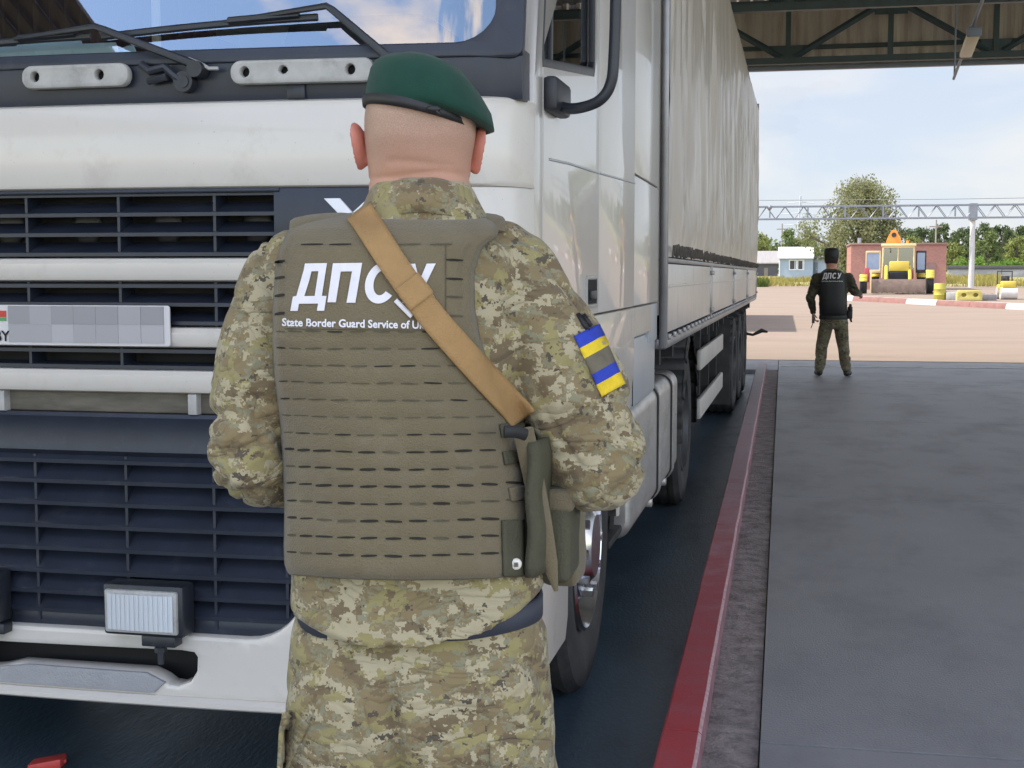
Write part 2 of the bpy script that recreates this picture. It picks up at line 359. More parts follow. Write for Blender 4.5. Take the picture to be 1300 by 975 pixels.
for ti, ty in enumerate((22.0, 17.6, 13.2, 8.8, 4.4)):
    bm = nb(); zl, zu = (CH+.085, CH+.975)
    box(bm, CX0, CX1, ty-.05, ty+.05, zl-.05, zl+.05); box(bm, CX0, CX1, ty-.05, ty+.05, zu-.05, zu+.05)
    xv = 0.02; st = 1.565; k0 = int((CX0-xv)/st); k1 = int((CX1-xv)/st)
    for k in range(k0, k1+1):
        x = xv+k*st; box(bm, x-.04, x+.04, ty-.04, ty+.04, zl+.05, zu-.05)
        if k % 2 == 0:
            for s in (-1, 1):
                a = Vector((x+.10*s, ty, zl+.06)); c = Vector((x+(st-.15)*s, ty, zu-.05)); M_ = (c-a)
                tube(bm, [a, c], .052, 4, flat=(0, 1, 0))
            box(bm, x-.22, x+.22, ty-.012, ty+.012, zl-.02, zl+.24)
        else: box(bm, x-.25, x+.25, ty-.012, ty+.012, zu-.22, zu-.02)
    o = obj('truss', CP(bm), m_teal, CAN, 0)
bm = nb()
for z in (CH+.325,): box(bm, CX0, CX1, CY1-.14, CY1-.05, z-.03, z+.03)
obj('sheet_rail', CP(bm), m_teal, CAN, 0)
bm = nb()
for k in range(-9, 5):
    x = 0.02+1.565*k
    box(bm, x-.035, x+.035, CY0, CY1-.1, CT-.10, CT+.015)
obj('roof_purlins', CP(bm), m_teal, CAN, 0)
bm = nb(); tube(bm, [(CX0, 21.85, CH+.86), (CX1, 21.85, CH+.92)], .012, 6); obj('conduit', CP(bm), m_fascia, CAN)
m_post = pm('post_paint', (.33, .36, .38), .5, var=.15)
for px_, py_ in ((8.2, 22.0), (8.2, 13.2), (8.2, 4.4), (-8.5, 22.0), (-8.5, 13.2), (-8.5, 4.4), (-16.5, 22.0), (-16.5, 4.4)):
    bm = nb(); box(bm, px_-.14, px_+.14, py_-.14, py_+.14, -.06, CH+.05, .01); box(bm, px_-.25, px_+.25, py_-.25, py_+.25, -.06, .03, .01); obj('column', CP(bm), m_post, CAN)
# ceiling light
LP_ = YP(1231, 56, 16.2)
lamp = empty('ceiling_light', LP_, R(-4), 'long cream ceiling light hanging from a pipe under the canopy', 'light')
bm = nb(); box(bm, -.07, .07, -.75, .75, -.04, .03, .02); obj('diffuser', bm, pm('cream_diffuser', (.80, .68, .42), .4, var=.05), lamp)
bm = nb(); box(bm, -.055, .055, -.72, .72, .032, .07, .01); box(bm, -.075, .075, -.79, -.752, -.045, .05, .01); box(bm, -.075, .075, .752, .79, -.045, .05, .01); obj('housing', bm, m_fascia, lamp)
bm = nb(); tube(bm, [(0, -5, .11), (0, 3.6, .11)], .02, 8)
for yy in (-.5, .5): box(bm, -.01, .01, yy-.01, yy+.01, .07, .11)
tube(bm, [(0, -5, .11), (0, -5, 1.1)], .015, 6); tube(bm, [(0, 3.4, .11), (0, 3.4, 1.1)], .015, 6); obj('hanging_pipe', bm, m_fascia, lamp)

# ------------------------------------------------------------------ lorry
m_white = pm('white_truck_paint', (.63, .588, .532), .32, var=.045, vscale=1.2, coat=.3, dirt=((.40, .36, .30), .6, 5., .54, .78), specks=((.16, .13, .10), 34., .055))
m_whites = pm('white_side_paint', (.63, .60, .565), .30, var=.03, vscale=1., coat=.45, dirt=((.50, .48, .44), .3, 3., .56, .80))
m_blk = pm('black_grille_plastic', (.020, .023, .030), .42, var=.3, vscale=6, bump=.08, bscale=300, dirt=((.075, .075, .08), .45, 9., .52, .8))
m_blk2 = pm('bluish_black_plastic', (.017, .022, .036), .40, var=.25, vscale=5, dirt=((.08, .085, .095), .4, 14., .56, .8))
m_dark = pm('deep_dark', (.008, .008, .009), .8)
m_step = pm('light_grey_step', (.42, .41, .39), .6, var=.18, vscale=14, dirt=((.15, .14, .12), .7, 10, .52, .75))
m_brown = pm('dirty_step_plate', (.13, .115, .09), .7, var=.4, vscale=6, stretch=(1, 1, 5))
m_rub = pm('tyre_rubber', (.022, .022, .023), .75, var=.3, vscale=6, bump=.2, bscale=120, dirt=((.09, .085, .08), .7, 5, .48, .75))
m_chr = pm('polished_rim', (.62, .62, .64), .22, 1., var=.15, vscale=9)
m_rimd = pm('rim_dark', (.08, .08, .085), .5, .3, var=.3)
m_alu = pm('dull_aluminium', (.52, .505, .485), .36, .7, var=.22, vscale=3, stretch=(1, .6, 2), dirt=((.25, .22, .18), .7, 4, .5, .75), bump=.1, bscale=30)
m_steel = pm('bare_steel', (.30, .30, .31), .4, .8, var=.2)
m_gryp = pm('light_grey_panel', (.40, .42, .45), .4, var=.06, vscale=2)
m_chas = pm('chassis_black', (.018, .018, .019), .7, var=.4, vscale=5, dirt=((.10, .09, .08), .7, 5, .5, .75))
m_cloth = pm('dark_red_curtain', (.045, .018, .018), .9, var=.3)
m_cream = pm('cream_curtain', (.45, .40, .32), .9, var=.2)
m_paper = pm('pale_teal_paper', (.62, .80, .80), .8, var=.1)
def glassmat(name, refl, tint, trans):
    m = bpy.data.materials.new(name); m.use_nodes = True; t = m.node_tree; t.nodes.clear()
    o = N(t, 'ShaderNodeOutputMaterial'); g = N(t, 'ShaderNodeBsdfGlossy'); g.inputs['Roughness'].default_value = .012; g.inputs['Color'].default_value = (.95, .97, 1, 1)
    tr = N(t, 'ShaderNodeBsdfTransparent'); tr.inputs['Color'].default_value = tint+(1,)
    lw = N(t, 'ShaderNodeLayerWeight'); lw.inputs['Blend'].default_value = .25
    mr = N(t, 'ShaderNodeMapRange'); mr.inputs[3].default_value = refl; mr.inputs[4].default_value = 1
    mx = N(t, 'ShaderNodeMixShader'); t.links.new(lw.outputs['Fresnel'], mr.inputs[0]); t.links.new(mr.outputs[0], mx.inputs['Fac'])
    t.links.new(tr.outputs[0], mx.inputs[1]); t.links.new(g.outputs[0], mx.inputs[2]); t.links.new(mx.outputs[0], o.inputs['Surface']); return m
m_wind = glassmat('windscreen_glass', .25, (.80, .84, .85), 1)
m_side = glassmat('side_glass', .10, (.42, .45, .47), 1)
m_lens = bpy.data.materials.new('ribbed_lens'); m_lens.use_nodes = True
b = m_lens.node_tree.nodes['Principled BSDF']; b.inputs['Base Color'].default_value = (.80, .82, .84, 1); b.inputs['Roughness'].default_value = .12; b.inputs['Metallic'].default_value = .35; b.inputs['Coat Weight'].default_value = 1

TA = math.atan(367/F)-YAW
AX, FY = -1.946, 3.32
c_, s_ = math.cos(TA), math.sin(TA)
def TW(x, y, z): # truck local (x right, y back, z up) -> world
    X, Y_ = AX+x, FY+y; return Vector((X*c_+Y_*s_, -X*s_+Y_*c_, z))
tw0 = TW(0, 0, 0)
LOR = empty('lorry', (tw0.x, tw0.y, -.06), -TA, 'white cab-over lorry tractor facing the camera with black grille and white bars', 'lorry')
def front_y(x):
    a = abs(x); y = .045*(min(a, 1.245)/1.1)**2
    if a > 1.09: t = min(1, (a-1.09)/.155); y += .15*(1-math.sqrt(max(0, 1-t*t)))
    return y
def part(name, bm, mats, parent=None, smooth=35):   # shapes are given with z from the pavement level; origin is on the lane floor
    xf(bm, lambda c: (c.x, c.y, c.z+.06)); return obj(name, bm, mats, parent or LOR, smooth)
def sweep(bm, x0, x1, sec, n=None, mat=0, fy=front_y):
    n = n or max(2, int((x1-x0)/.05)); r = []
    for i in range(n+1):
        x = x0+(x1-x0)*i/n; r.append([bm.verts.new((x, fy(x)+d, z)) for d, z in sec])
    m = len(sec)
    for i in range(n):
        for k in range(m): bm.faces.new((r[i][k], r[i][(k+1) % m], r[i+1][(k+1) % m], r[i+1][k])).material_index = mat
    bm.faces.new(r[0][::-1]).material_index = mat; bm.faces.new(r[-1]).material_index = mat
def rsec(d0, d1, z0, z1, b=.008):  # rectangular section with rounded front corners
    return [(d1, z0), (d0+b, z0), (d0+b*.3, z0+b*.3), (d0, z0+b), (d0, z1-b), (d0+b*.3, z1-b*.3), (d0+b, z1), (d1, z1)]
def bow(bm, off=0): return xf(bm, lambda c: (c.x, c.y+front_y(c.x)+off, c.z))
XE = 1.2449
# -- white front panel under the windscreen (slight curl at top edge)
bm = nb(); sweep(bm, -XE, XE, [(.10, 1.657), (.012, 1.657), (.004, 1.662), (0, 1.672), (-.004, 1.74), (-.004, 1.80), (.002, 1.865), (.010, 1.880), (.022, 1.886), (.10, 1.886)], 70); FP = part('front_panel', bm, m_white)
# -- cowl
bm = nb(); sweep(bm, -1.232, 1.232, [(.12, 1.880), (.030, 1.880), (.022, 1.905), (.024, 1.99), (.034, 1.995), (.034, 2.003), (.05, 2.010), (.12, 2.010)], 70, fy=lambda x: front_y(min(abs(x), 1.19)))
for x0 in (-1.1, -.55, 0.62): box(bm, x0, x0+.05, .015+front_y(x0), .04+front_y(x0), 1.886, 1.93, .004)
COWL = part('windscreen_cowl', bm, m_blk2)
# hand grips on the cowl
for x0, x1, zt, holes in ((-.125, .190, 1.990, (-.085, .105)), (.475, .862, 1.986, (.515, .62, .80)), (-.862, -.55, 1.986, (-.80, -.59))):
    bm = plate(rrect(x0, x1, zt-.062, zt, .028), [[(h+.012*math.cos(2*math.pi*k/12), zt-.03+.013*math.sin(2*math.pi*k/12)) for k in range(12)] for h in holes], .030, .008)
    for v in bm.verts:
        if v.co.z < zt-.035 and x0+.10 < v.co.x < x1-.10: v.co.z += .006
    bow(bm, -.012); part('hand_grip', bm, m_step)
    for h in holes: bm = nb(); cyl(bm, (h, .022+front_y(h), zt-.03), (0, 1, 0), .0125, .012, 12); part('grip_bolt', bm, m_dark)
# windscreen glass, leaning back
def wy(z): return (z-2.03)*.17
bm = nb(); n = 30; V = []
for j in range(9):
    z = 2.008+.82*j/8; V.append([bm.verts.new((-1.17+2.34*i/n, front_y(min(abs(-1.17+2.34*i/n), 1.19))+.040+wy(z), z)) for i in range(n+1)])
for j in range(8):
    for i in range(n): bm.faces.new((V[j][i], V[j][i+1], V[j+1][i+1], V[j+1][i]))
part('windscreen', bm, m_wind, smooth=180)
# black surround of the windscreen with rounded lower corners
bm = plate(rrect(-1.235, 1.235, 1.985, 2.93, .03), [rrect(-1.165, 1.165, 2.023, 2.83, .10)], .03, .004, step=(.06, None, None))
xf(bm, lambda c: (c.x, c.y+front_y(min(abs(c.x), 1.19))+.022+wy(max(c.z, 2.0)), c.z)); part('windscreen_frame', bm, m_blk2)
# grille bands
GX = .80
bm = nb()
sweep(bm, -.97, .97, [(.10, .42), (.10, 1.66), (.13, 1.66), (.13, .42)], 30)
part('grille_backing', bm, m_dark)
def slats(bm, x0, x1, z0, z1, n, tilt=.02, dep=.06, d0=.012):
    for k in range(n+1):
        z = z0+(z1-z0)*k/n; sweep(bm, x0, x1, [(d0, z-.007), (d0, z+.003), (d0+dep, z+.003+tilt), (d0+dep, z-.007+tilt)], 24)
def ribs(bm, xs, z0, z1, d0=.016, d1=.09):
    for x in xs: box(bm, x-.004, x+.004, front_y(x)+d0, front_y(x)+d1, z0, z1)
RX = (-.688, -.414, -.138, .138, .414, .60)
bm = nb(); slats(bm, -.585, .585, 1.485, 1.645, 3, .030); ribs(bm, (-.414, -.138, .138, .414), 1.478, 1.655)
sweep(bm, -.60, .60, rsec(.0, .05, 1.645, 1.657, .004)); sweep(bm, -.97, -.585, rsec(.004, .08, 1.474, 1.657)); sweep(bm, .585, .97, rsec(.004, .08, 1.474, 1.657))
part('upper_grille', bm, m_blk2)
# machine-like blower faces dimly seen behind the slats
for x in (-.24, .0, .24, .50):
    bm = nb(); bmesh.ops.create_uvsphere(bm, u_segments=16, v_segments=8, radius=.038, matrix=Matrix.Translation((x, .096+front_y(x), 1.565))@Matrix.Diagonal((1.2, .25, 1.6, 1))); part('cooler_face', bm, m_blk)
# X badge on the solid grille end
def badge(bm, pts, d=-.004):
    b2 = plate(pts, (), .010, .002); me = bpy.data.meshes.new('t'); bow(b2, d); b2.to_mesh(me); b2.free(); bm.from_mesh(me); bpy.data.meshes.remove(me)
bm = nb()
badge(bm, [(0.723, 1.627), (0.766, 1.627), (0.800, 1.590), (0.846, 1.630), (0.880, 1.630), (0.818, 1.574), (0.860, 1.524), (0.820, 1.524), (0.791, 1.559), (0.756, 1.524), (0.718, 1.524), (0.773, 1.576)])
part('badge', bm, pm('badge_white', (.78, .79, .82), .3))
for z0, z1 in ((1.410, 1.474), (1.232, 1.288), (1.108, 1.172)):
    bm = nb(); sweep(bm, -.97, .97, [(.08, z0), (.012, z0), (.002, z0+.004), (-.006, z0+.018), (-.006, z1-.016), (.004, z1-.003), (.02, z1), (.08, z1)], 40); part('grille_bar', bm, m_white)
bm = nb(); slats(bm, -.97, .97, 1.300, 1.40, 2, .024); ribs(bm, RX, 1.29, 1.408); slats(bm, -.97, .97, 1.180, 1.224, 1, .006); ribs(bm, RX, 1.174, 1.230); part('middle_grille', bm, m_blk2)
bm = nb(); sweep(bm, -.97, .97, rsec(.035, .08, 1.050, 1.108)); part('dirty_step_plate', bm, m_brown)
for x in (-.23, .345, -.75, .75): bm = nb(); sweep(bm, x-.012, x+.012, rsec(.006, .036, 1.051, 1.107, .003), 2); part('step_support', bm, m_step)
# lower grille
bm = nb(); sweep(bm, -.68, .68, [(.10, .93), (.030, .93), (.012, .945), (.022, 1.00), (.010, 1.04), (.014, 1.050), (.10, 1.050)], 40)
for z in (.915, .858, .796, .732, .668, .604, .545, .492): sweep(bm, -.66, .66, [(.017, z-.007), (.016, z+.004), (.022, z+.009), (.060, z+.050), (.066, z+.046)], 28)
ribs(bm, (-.66, -.414, -.138, .138, .395, .60), .46, .93, .022, .09)
sweep(bm, -.66, .66, rsec(.026, .08, .44, .490)); part('lower_grille', bm, m_blk2)
# white corner panels and bumper with the rounded grille opening
out = [(-1.2445, .25), (1.2445, .25), (1.2445, 1.655), (.955, 1.655), (.955, 1.110), (.70, 1.110), (.70, 1.05)]
op = []
for k in range(9): t = R(0-90*k/8); op.append((.49+.165*math.cos(t), .60+.155*math.sin(t)))
bm = plate([(-1.2445, .27), (1.2445, .27), (1.2445, 1.100), (.655, 1.100)]+op+[(0, .449)]+[(-x, z) for x, z in op[::-1]]+[(-.655, 1.100), (-1.2445, 1.100)],
           [[(-.345, .392), (.30, .400), (.337, .396), (.345, .385), (.343, .345), (.325, .318), (.29, .304), (.262, .306), (.24, .322), (.20, .338), (-.20, .338), (-.26, .322), (-.345, .31)]], .07, .012, step=(.05, None, None))
bow(bm, .0); BUM = part('bumper', bm, m_white)
bm = nb(); sweep(bm, -1.10, 1.10, [(.10, .246), (-.012, .246), (-.020, .252), (-.020, .264), (-.006, .274), (.10, .274)], 60); part('bumper_lip', bm, m_white, BUM)
bm = plate([(-.30, .318), (-.16, .338), (.20, .336), (.255, .312), (.22, .280), (-.30, .280)], (), .012, .003, step=(.06, None, None)); bow(bm, -.008); part('bumper_step', bm, pm('anti_slip_grey', (.33, .33, .34), .7, var=.15, bump=.5, bscale=180), BUM)
bm = nb(); sweep(bm, -.5, .5, [(.12, .28), (.12, .42), (.16, .42), (.16, .28)], 8); part('air_intake', bm, m_dark, BUM)
for s in (-1, 1):   # corner panels beside the grille and headlamps
    bm = nb(); x0, x1 = sorted((s*.972, s*XE)); sweep(bm, x0, x1, rsec(.0, .10, 1.106, 1.655, .008), 16); part('corner_panel', bm, m_white)
    x0, x1 = sorted((s*.72, s*1.12)); bm = nb(); sweep(bm, x0, x1, rsec(-.012, .02, .62, .86, .01), 14); h = part('headlamp', bm, m_blk2)
    x0, x1 = sorted((s*.74, s*1.10)); bm = nb(); sweep(bm, x0, x1, rsec(-.018, .0, .64, .84, .006), 14); part('lens', bm, m_lens, h)
    # little ribbed step in the lower bumper corner
    x0, x1 = sorted((s*1.02, s*1.17)); bm = nb()
    for k in range(4): sweep(bm, x0+.012*k, x1, rsec(-.010, .012, .38+.022*k, .394+.022*k, .003), 8)
    part('corner_step', bm, m_blk, BUM)
# plate
bm = plate(rrect(-.228, .296, 1.236, 1.346, .008), (), .006, .002, step=(.06, None, None)); bow(bm, -.016); PL = part('number_plate', bm, pm('plate_white', (.62, .60, .60), .5, var=.05, vscale=5))
bm = nb(); P = plate([(-.219, 1.312), (-.189, 1.312), (-.189, 1.330), (-.219, 1.330)], (), .003); bow(P, -.0185); me = bpy.data.meshes.new('t'); P.to_mesh(me); bm.from_mesh(me); P.free()
P = plate([(-.219, 1.302), (-.189, 1.302), (-.189, 1.311), (-.219, 1.311)], (), .003); bow(P, -.0185); k0 = len(bm.faces); P.to_mesh(me); bm.from_mesh(me); P.free()
bm.faces.ensure_lookup_table()
for f in bm.faces[k0:]: f.material_index = 1
part('plate_flag', bm, [pm('flag_red', (.55, .06, .04), .6), pm('flag_green', (.10, .35, .12), .6)], PL, 0)
bm = text_mesh('BY', .040, .0008); xf(bm, lambda c: (c.x-.226, front_y(0)-.0175, c.y+1.247)); part('plate_text', bm, m_dark, PL, 0)
bm = nb()   # greyed-out registration field
rr_ = random.Random(4); mats_ = [pm('blurred_grey', (g, g*.97, g), .6, var=.02) for g in (.30, .36, .42)]
for i in range(7):
    for j in range(2):
        x = -.182+.066*i; z = 1.244+.050*j; k0 = len(bm.faces); box(bm, x, x+.0655, front_y(x)-.0185, front_y(x)-.012, z, z+.0495); bm.faces.ensure_lookup_table()
        g = rr_.choice((1, 2, 2)) if j == 0 else rr_.choice((0, 0, 1))
        for f in bm.faces[k0:]: f.material_index = g
part('plate_field', bm, mats_, PL, 0)
# work lamps
def fog(x0, x1, z0, z1):
    bm = nb(); y = front_y(x0); box(bm, x0-.010, x1+.014, y-.055, y+.02, z0-.010, z1+.014, .010); o = part('work_lamp', bm, m_blk)
    bm = nb(); box(bm, x0, x1, y-.066, y-.050, z0, z1, .006); part('lens_frame', bm, m_step, o)
    bm = nb(); n = 28
    for i in range(n):
        xa = x0+.010+(x1-x0-.02)*i/n; xb = x0+.010+(x1-x0-.02)*(i+1)/n
        za, zb = z0+.010, z1-.010; d = lambda u: y-.0675-.006*(1-(2*u-1)**2)-(.0012 if i % 2 else 0)
        quad(bm, (xa, d(i/n), za), (xb, d((i+1)/n), za), (xb, d((i+1)/n), zb), (xa, d(i/n), zb))
    part('lens', bm, m_lens, o, 60)
    xc = (x0+x1)/2+.04; bm = nb(); box(bm, xc-.05, xc+.05, y-.045, y-.0, z0-.04, z0-.010, .004); cyl(bm, (xc, y-.03, z0-.06), (0, 0, 1), .009, .06, 10); cyl(bm, (xc, y-.03, z0-.05), (0, 0, 1), .017, .014, 6); part('lamp_bracket', bm, m_blk, o)
fog(.112, .324, .462, .580); fog(-.365, -.235, .468, .59)
# wipers
for piv, tip, kn in (((.385, 1.995), (-.46, 2.045), (.10, 2.085)), ((.905, 2.000), (.10, 2.064), (.74, 2.116)), ((-.35, 1.995), (-1.05, 2.04), (-.6, 2.085))):
    y = front_y(kn[0]); bm = nb()
    p = [(piv[0], y-.01, piv[1]-.02), (kn[0]+(piv[0]-kn[0])*.12, y-.025, kn[1]-.012), (kn[0], y-.015, kn[1]), (kn[0]*.55+tip[0]*.45, y+.004, kn[1]*.6+tip[1]*.4-.004)]
    tube(bm, p, [(.012, .008), (.0095, .007), (.0095, .007), (.005, .005)], 8); cyl(bm, (piv[0], y+.0, piv[1]-.03), (0, 1, 0), .022, .05, 14)
    o = part('wiper', bm, m_blk)
    bm = nb(); q0 = Vector((kn[0]*.95+tip[0]*.05, y+.010, kn[1]*.8+tip[1]*.2-.012)); q1 = Vector((tip[0], front_y(tip[0])+.020, tip[1]))
    n = 8; tube(bm, [q0.lerp(q1, i/n)+Vector((0, 0, .005*math.sin(math.pi*i/n))) for i in range(n+1)], [(.010, .006)]*(n+1), 6); tube(bm, [q0.lerp(q1, .08)+Vector((0, -.008, .010)), q0.lerp(q1, .4)+Vector((0, -.008, .010))], .010, 6)
    part('blade', bm, m_blk, o)
bm = nb()   # washer hose and pivot clutter on the cowl
cyl(bm, (.345, .012+front_y(.345), 1.935), (0, 1, 0), .027, .05, 16); cyl(bm, (.345, -.006+front_y(.345), 1.935), (0, 1, 0), .017, .02, 12)
tube(bm, [(.22, .01, 1.985), (.25, -.004, 1.965), (.29, .0, 1.975), (.32, .0, 1.95), (.345, .0, 1.935)], .012, 8); tube(bm, [(.24, .006, 1.94), (.30, -.004, 1.95)], .010, 8)
part('wiper_linkage', bm, m_blk)
bm = nb(); tube(bm, [(.33, .008, 1.992), (.36, .0, 1.994), (.39, .0, 1.982), (.415, .002, 1.968), (.44, .006, 1.968)], .005, 6); bmesh.ops.create_uvsphere(bm, u_segments=10, v_segments=8, radius=.010, matrix=Matrix.Translation((.366, .006, 1.967)))
part('washer_hose', bm, m_step)
# cab sides
def side(outline, holes=(), thick=.03, bevel=.004, off=0., s=1):
    """plate on the flank: outline is (y,z); outer face at x = s*(1.245+off)"""
    bm = plate(outline, holes, thick, bevel); return xf(bm, lambda c: (s*(1.245+off-c.y), c.x, c.z))
for s in (1, -1):
    win = [(.335, 2.005), (1.235, 2.108), (1.255, 2.13), (1.255, 2.72), (1.20, 2.77), (.52, 2.77), (.47, 2.74), (.325, 2.03)]
    bm = side([(.334, 1.292), (1.376, 1.292), (1.376, 2.90), (.42, 2.90), (.334, 2.36)], [win], .04, .005, 0, s); D = part('door', bm, m_whites)
    if True:
        bm = side([(y+(.016 if y < .8 else -.016), z+(.016 if z < 2.3 else -.016)) for y, z in win], (), .006, 0, -.022, s); part('window', bm, m_side, D)
        bm = side([(y-(.012 if y < .8 else -.012), z-(.012 if z < 2.3 else -.012)) for y, z in win], [[(y+(.016 if y < .8 else -.016), z+(.016 if z < 2.3 else -.016)) for y, z in win]], .020, .003, .001, s); part('window_seal', bm, m_blk, D)
        bm = side([(.52, 2.04), (.545, 2.04), (.56, 2.76), (.535, 2.76)], (), .012, .002, -.012, s); part('window_divider', bm, m_blk, D)
    bm = side(rrect(1.085, 1.335, 1.315, 1.425, .02), [rrect(1.10, 1.32, 1.327, 1.413, .015)], .012, .003, .006, s); part('handle_surround', bm, m_step, D)
    bm = side(rrect(1.102, 1.318, 1.329, 1.411, .014), (), .004, 0, .003, s); part('handle_recess', bm, m_dark, D)
    bm = nb(); xo = s*1.2512; box(bm, xo-.006, xo+.006, 1.15, 1.27, 1.345, 1.375, .005); part('door_handle', bm, m_blk, D)
    # pillar strip, rear flank, lower flank
    bm = side([(.21, 1.292), (.328, 1.292), (.328, 2.37), (.414, 2.905), (1.4, 2.905), (1.4, 3.25), (.62, 3.25), (.21, 1.95)], (), .04, .004, 0, s); part('cab_pillar', bm, m_whites)
    bm = side([(1.382, 1.292), (2.40, 1.292), (2.40, 3.25), (1.406, 3.25), (1.406, 2.905), (1.382, 2.90)], (), .04, .006, 0, s); part('cab_flank', bm, m_whites)
    bm = nb(); pts = [(s*1.247, .42, 1.752), (s*1.247, .75, 1.766), (s*1.247, 1.37, 1.782)]; tube(bm, [(x-s*.0022, y, z) for x, y, z in pts], .0042, 6); pts = [(s*1.2448, 1.388, 1.783), (s*1.2448, 2.39, 1.815)]; tube(bm, pts, .0042, 6); part('side_crease', bm, m_gryp)
    # lower flank with the wheel arch
    arch = [(1.37+.60*math.cos(R(a)), .46+.60*math.sin(R(a))) for a in range(0, 181, 12)]
    bm = side([(.21, .29), (.72, .29), (.765, .36)]+arch[::-1]+[(1.98, .46), (2.42, 1.02), (2.42, 1.156), (3.09, 1.156), (3.09, 1.286), (.21, 1.286)], (), .045, .008, 0, s); part('lower_flank', bm, m_white)
    bm = nb()
    for k in range(20):
        a0, a1 = R(180*k/20), R(180*(k+1)/20)
        q = lambda a, r, x: (s*x, 1.37+r*math.cos(a), .46+r*math.sin(a))
        for (r0, x0, r1, x1) in ((.598, 1.20, .598, .78), (.598, 1.232, .598, 1.20)): quad(bm, q(a0, r0, x0), q(a1, r0, x0), q(a1, r1, x1), q(a0, r1, x1))
    part('wheel_arch', bm, m_chas)
    bm = nb(); box(bm, *sorted((s*.60, s*1.21)), .28, 2.40, 1.10, 1.16); part('cab_floor', bm, m_chas)
    # grey fairing under the cab, air deflector behind it
    bm = nb(); x0, x1 = sorted((s*.95, s*1.225)); box(bm, x0, x1, 2.00, 3.46, .83, 1.150, .03); o = part('side_fairing', bm, m_gryp); bm = nb(); x0, x1 = sorted((s*1.2235, s*1.2275)); box(bm, x0, x1, 2.52, 2.532, .85, 1.13); part('seam', bm, m_dark, o)
    bm = side([(2.412, 1.86), (3.40, 1.86), (3.40, 3.9), (2.412, 3.5)], (), .03, .008, -.004, s); part('air_deflector', bm, m_whites)
    bm = side([(2.412, 1.292), (3.40, 1.292), (3.40, 1.852), (2.412, 1.852)], (), .03, .008, -.002, s); part('air_deflector', bm, m_whites)
    bm = side([(3.10, 1.10), (3.46, 1.10), (3.46, 1.285), (3.10, 1.285)], (), .03, .006, -.012, s); part('deflector_foot', bm, m_gryp)
    bm = nb(); x0, x1 = sorted((s*1.19, s*1.24)); box(bm, x0, x1, 3.405, 3.425, 1.30, 3.9, .006); part('deflector_edge', bm, m_step)
    # mirror arm
    bm = nb(); x0, x1 = sorted((s*1.240, s*1.285)); box(bm, x0, x1, .335, .56, 1.878, 1.972, .014); M_ = part('mirror', bm, m_blk)
    bm = nb(); limb(bm, [(s*1.26, .43, 1.905), (s*1.30, .41, 1.890), (s*1.345, .39, 1.890), (s*1.395, .37, 1.905), (s*1.425, .365, 1.945), (s*1.435, .362, 2.02), (s*1.44, .36, 2.25), (s*1.44, .36, 2.75), (s*1.40, .36, 2.9), (s*1.24, .5, 2.92)], [.0155]*10, 12); part('mirror_arm', bm, m_blk, M_)
    bm = nb(); box(bm, *sorted((s*1.35, s*1.56)), .30, .40, 2.30, 2.72, .03); part('mirror_head', bm, m_blk, M_)
# roof, back wall, interior
bm = nb()
for z0, z1, y0, y1 in ((2.92, 3.3, .17, 2.4), (3.3, 3.72, .45, 2.4)): box(bm, -1.20, 1.20, y0, y1, z0, z1, .05)
part('cab_roof', bm, m_white)
bm = nb(); box(bm, -1.2, 1.2, 2.34, 2.38, 1.16, 3.0); part('cab_back', bm, m_white)
bm = nb(); sweep(bm, -1.16, 1.16, [(.10, 1.90), (.075, 1.99), (.40, 2.00), (.55, 1.93), (.62, 1.60), (.14, 1.60)], 20); part('dashboard', bm, m_blk)
def curtain(x0, x1, y, z0, z1, mat, axis=0, fold=.055):
    bm = nb(); n = int(abs(x1-x0)/.008); V = []
    for i in range(n+1):
        u = x0+(x1-x0)*i/n; d = .018*math.sin(2*math.pi*(u-x0)/fold); p = (u, y+d) if axis == 0 else (y+d, u)
        V.append((bm.verts.new((p[0], p[1], z0)), bm.verts.new((p[0], p[1], z1))))
    for i in range(n): bm.faces.new((V[i][0], V[i+1][0], V[i+1][1], V[i][1]))
    return part('curtain', bm, mat, smooth=60)
curtain(-1.10, .16, .62, 1.95, 2.85, m_cloth); curtain(-.05, -.01, .60, 1.95, 2.85, m_cream)
curtain(.75, 1.30, 1.16, 1.95, 2.85, m_cloth, 1); curtain(.70, .75, 1.17, 1.95, 2.85, m_cream, 1)
bm = nb()   # papers lying against the windscreen
for i, (xs, zs) in enumerate((((-.42, .13), (2.014, 2.062)), ((-.27, .02), (2.014, 2.092)), ((.02, .17), (2.012, 2.056)))):
    y = .075+.012*i; quad(bm, (xs[0], y, zs[0]), (xs[1], y, zs[0]), (xs[1]-.03, y+.02, zs[1]-.02*(i == 1)), (xs[0]+.1, y+.02, zs[1]))
part('dashboard_papers', bm, m_paper, smooth=0)
bm = nb(); box(bm, -.62, -.1, 1.0, 1.5, 1.2, 2.3, .08); box(bm, .2, .75, 1.0, 1.5, 1.2, 2.3, .08); part('seat', bm, m_chas)
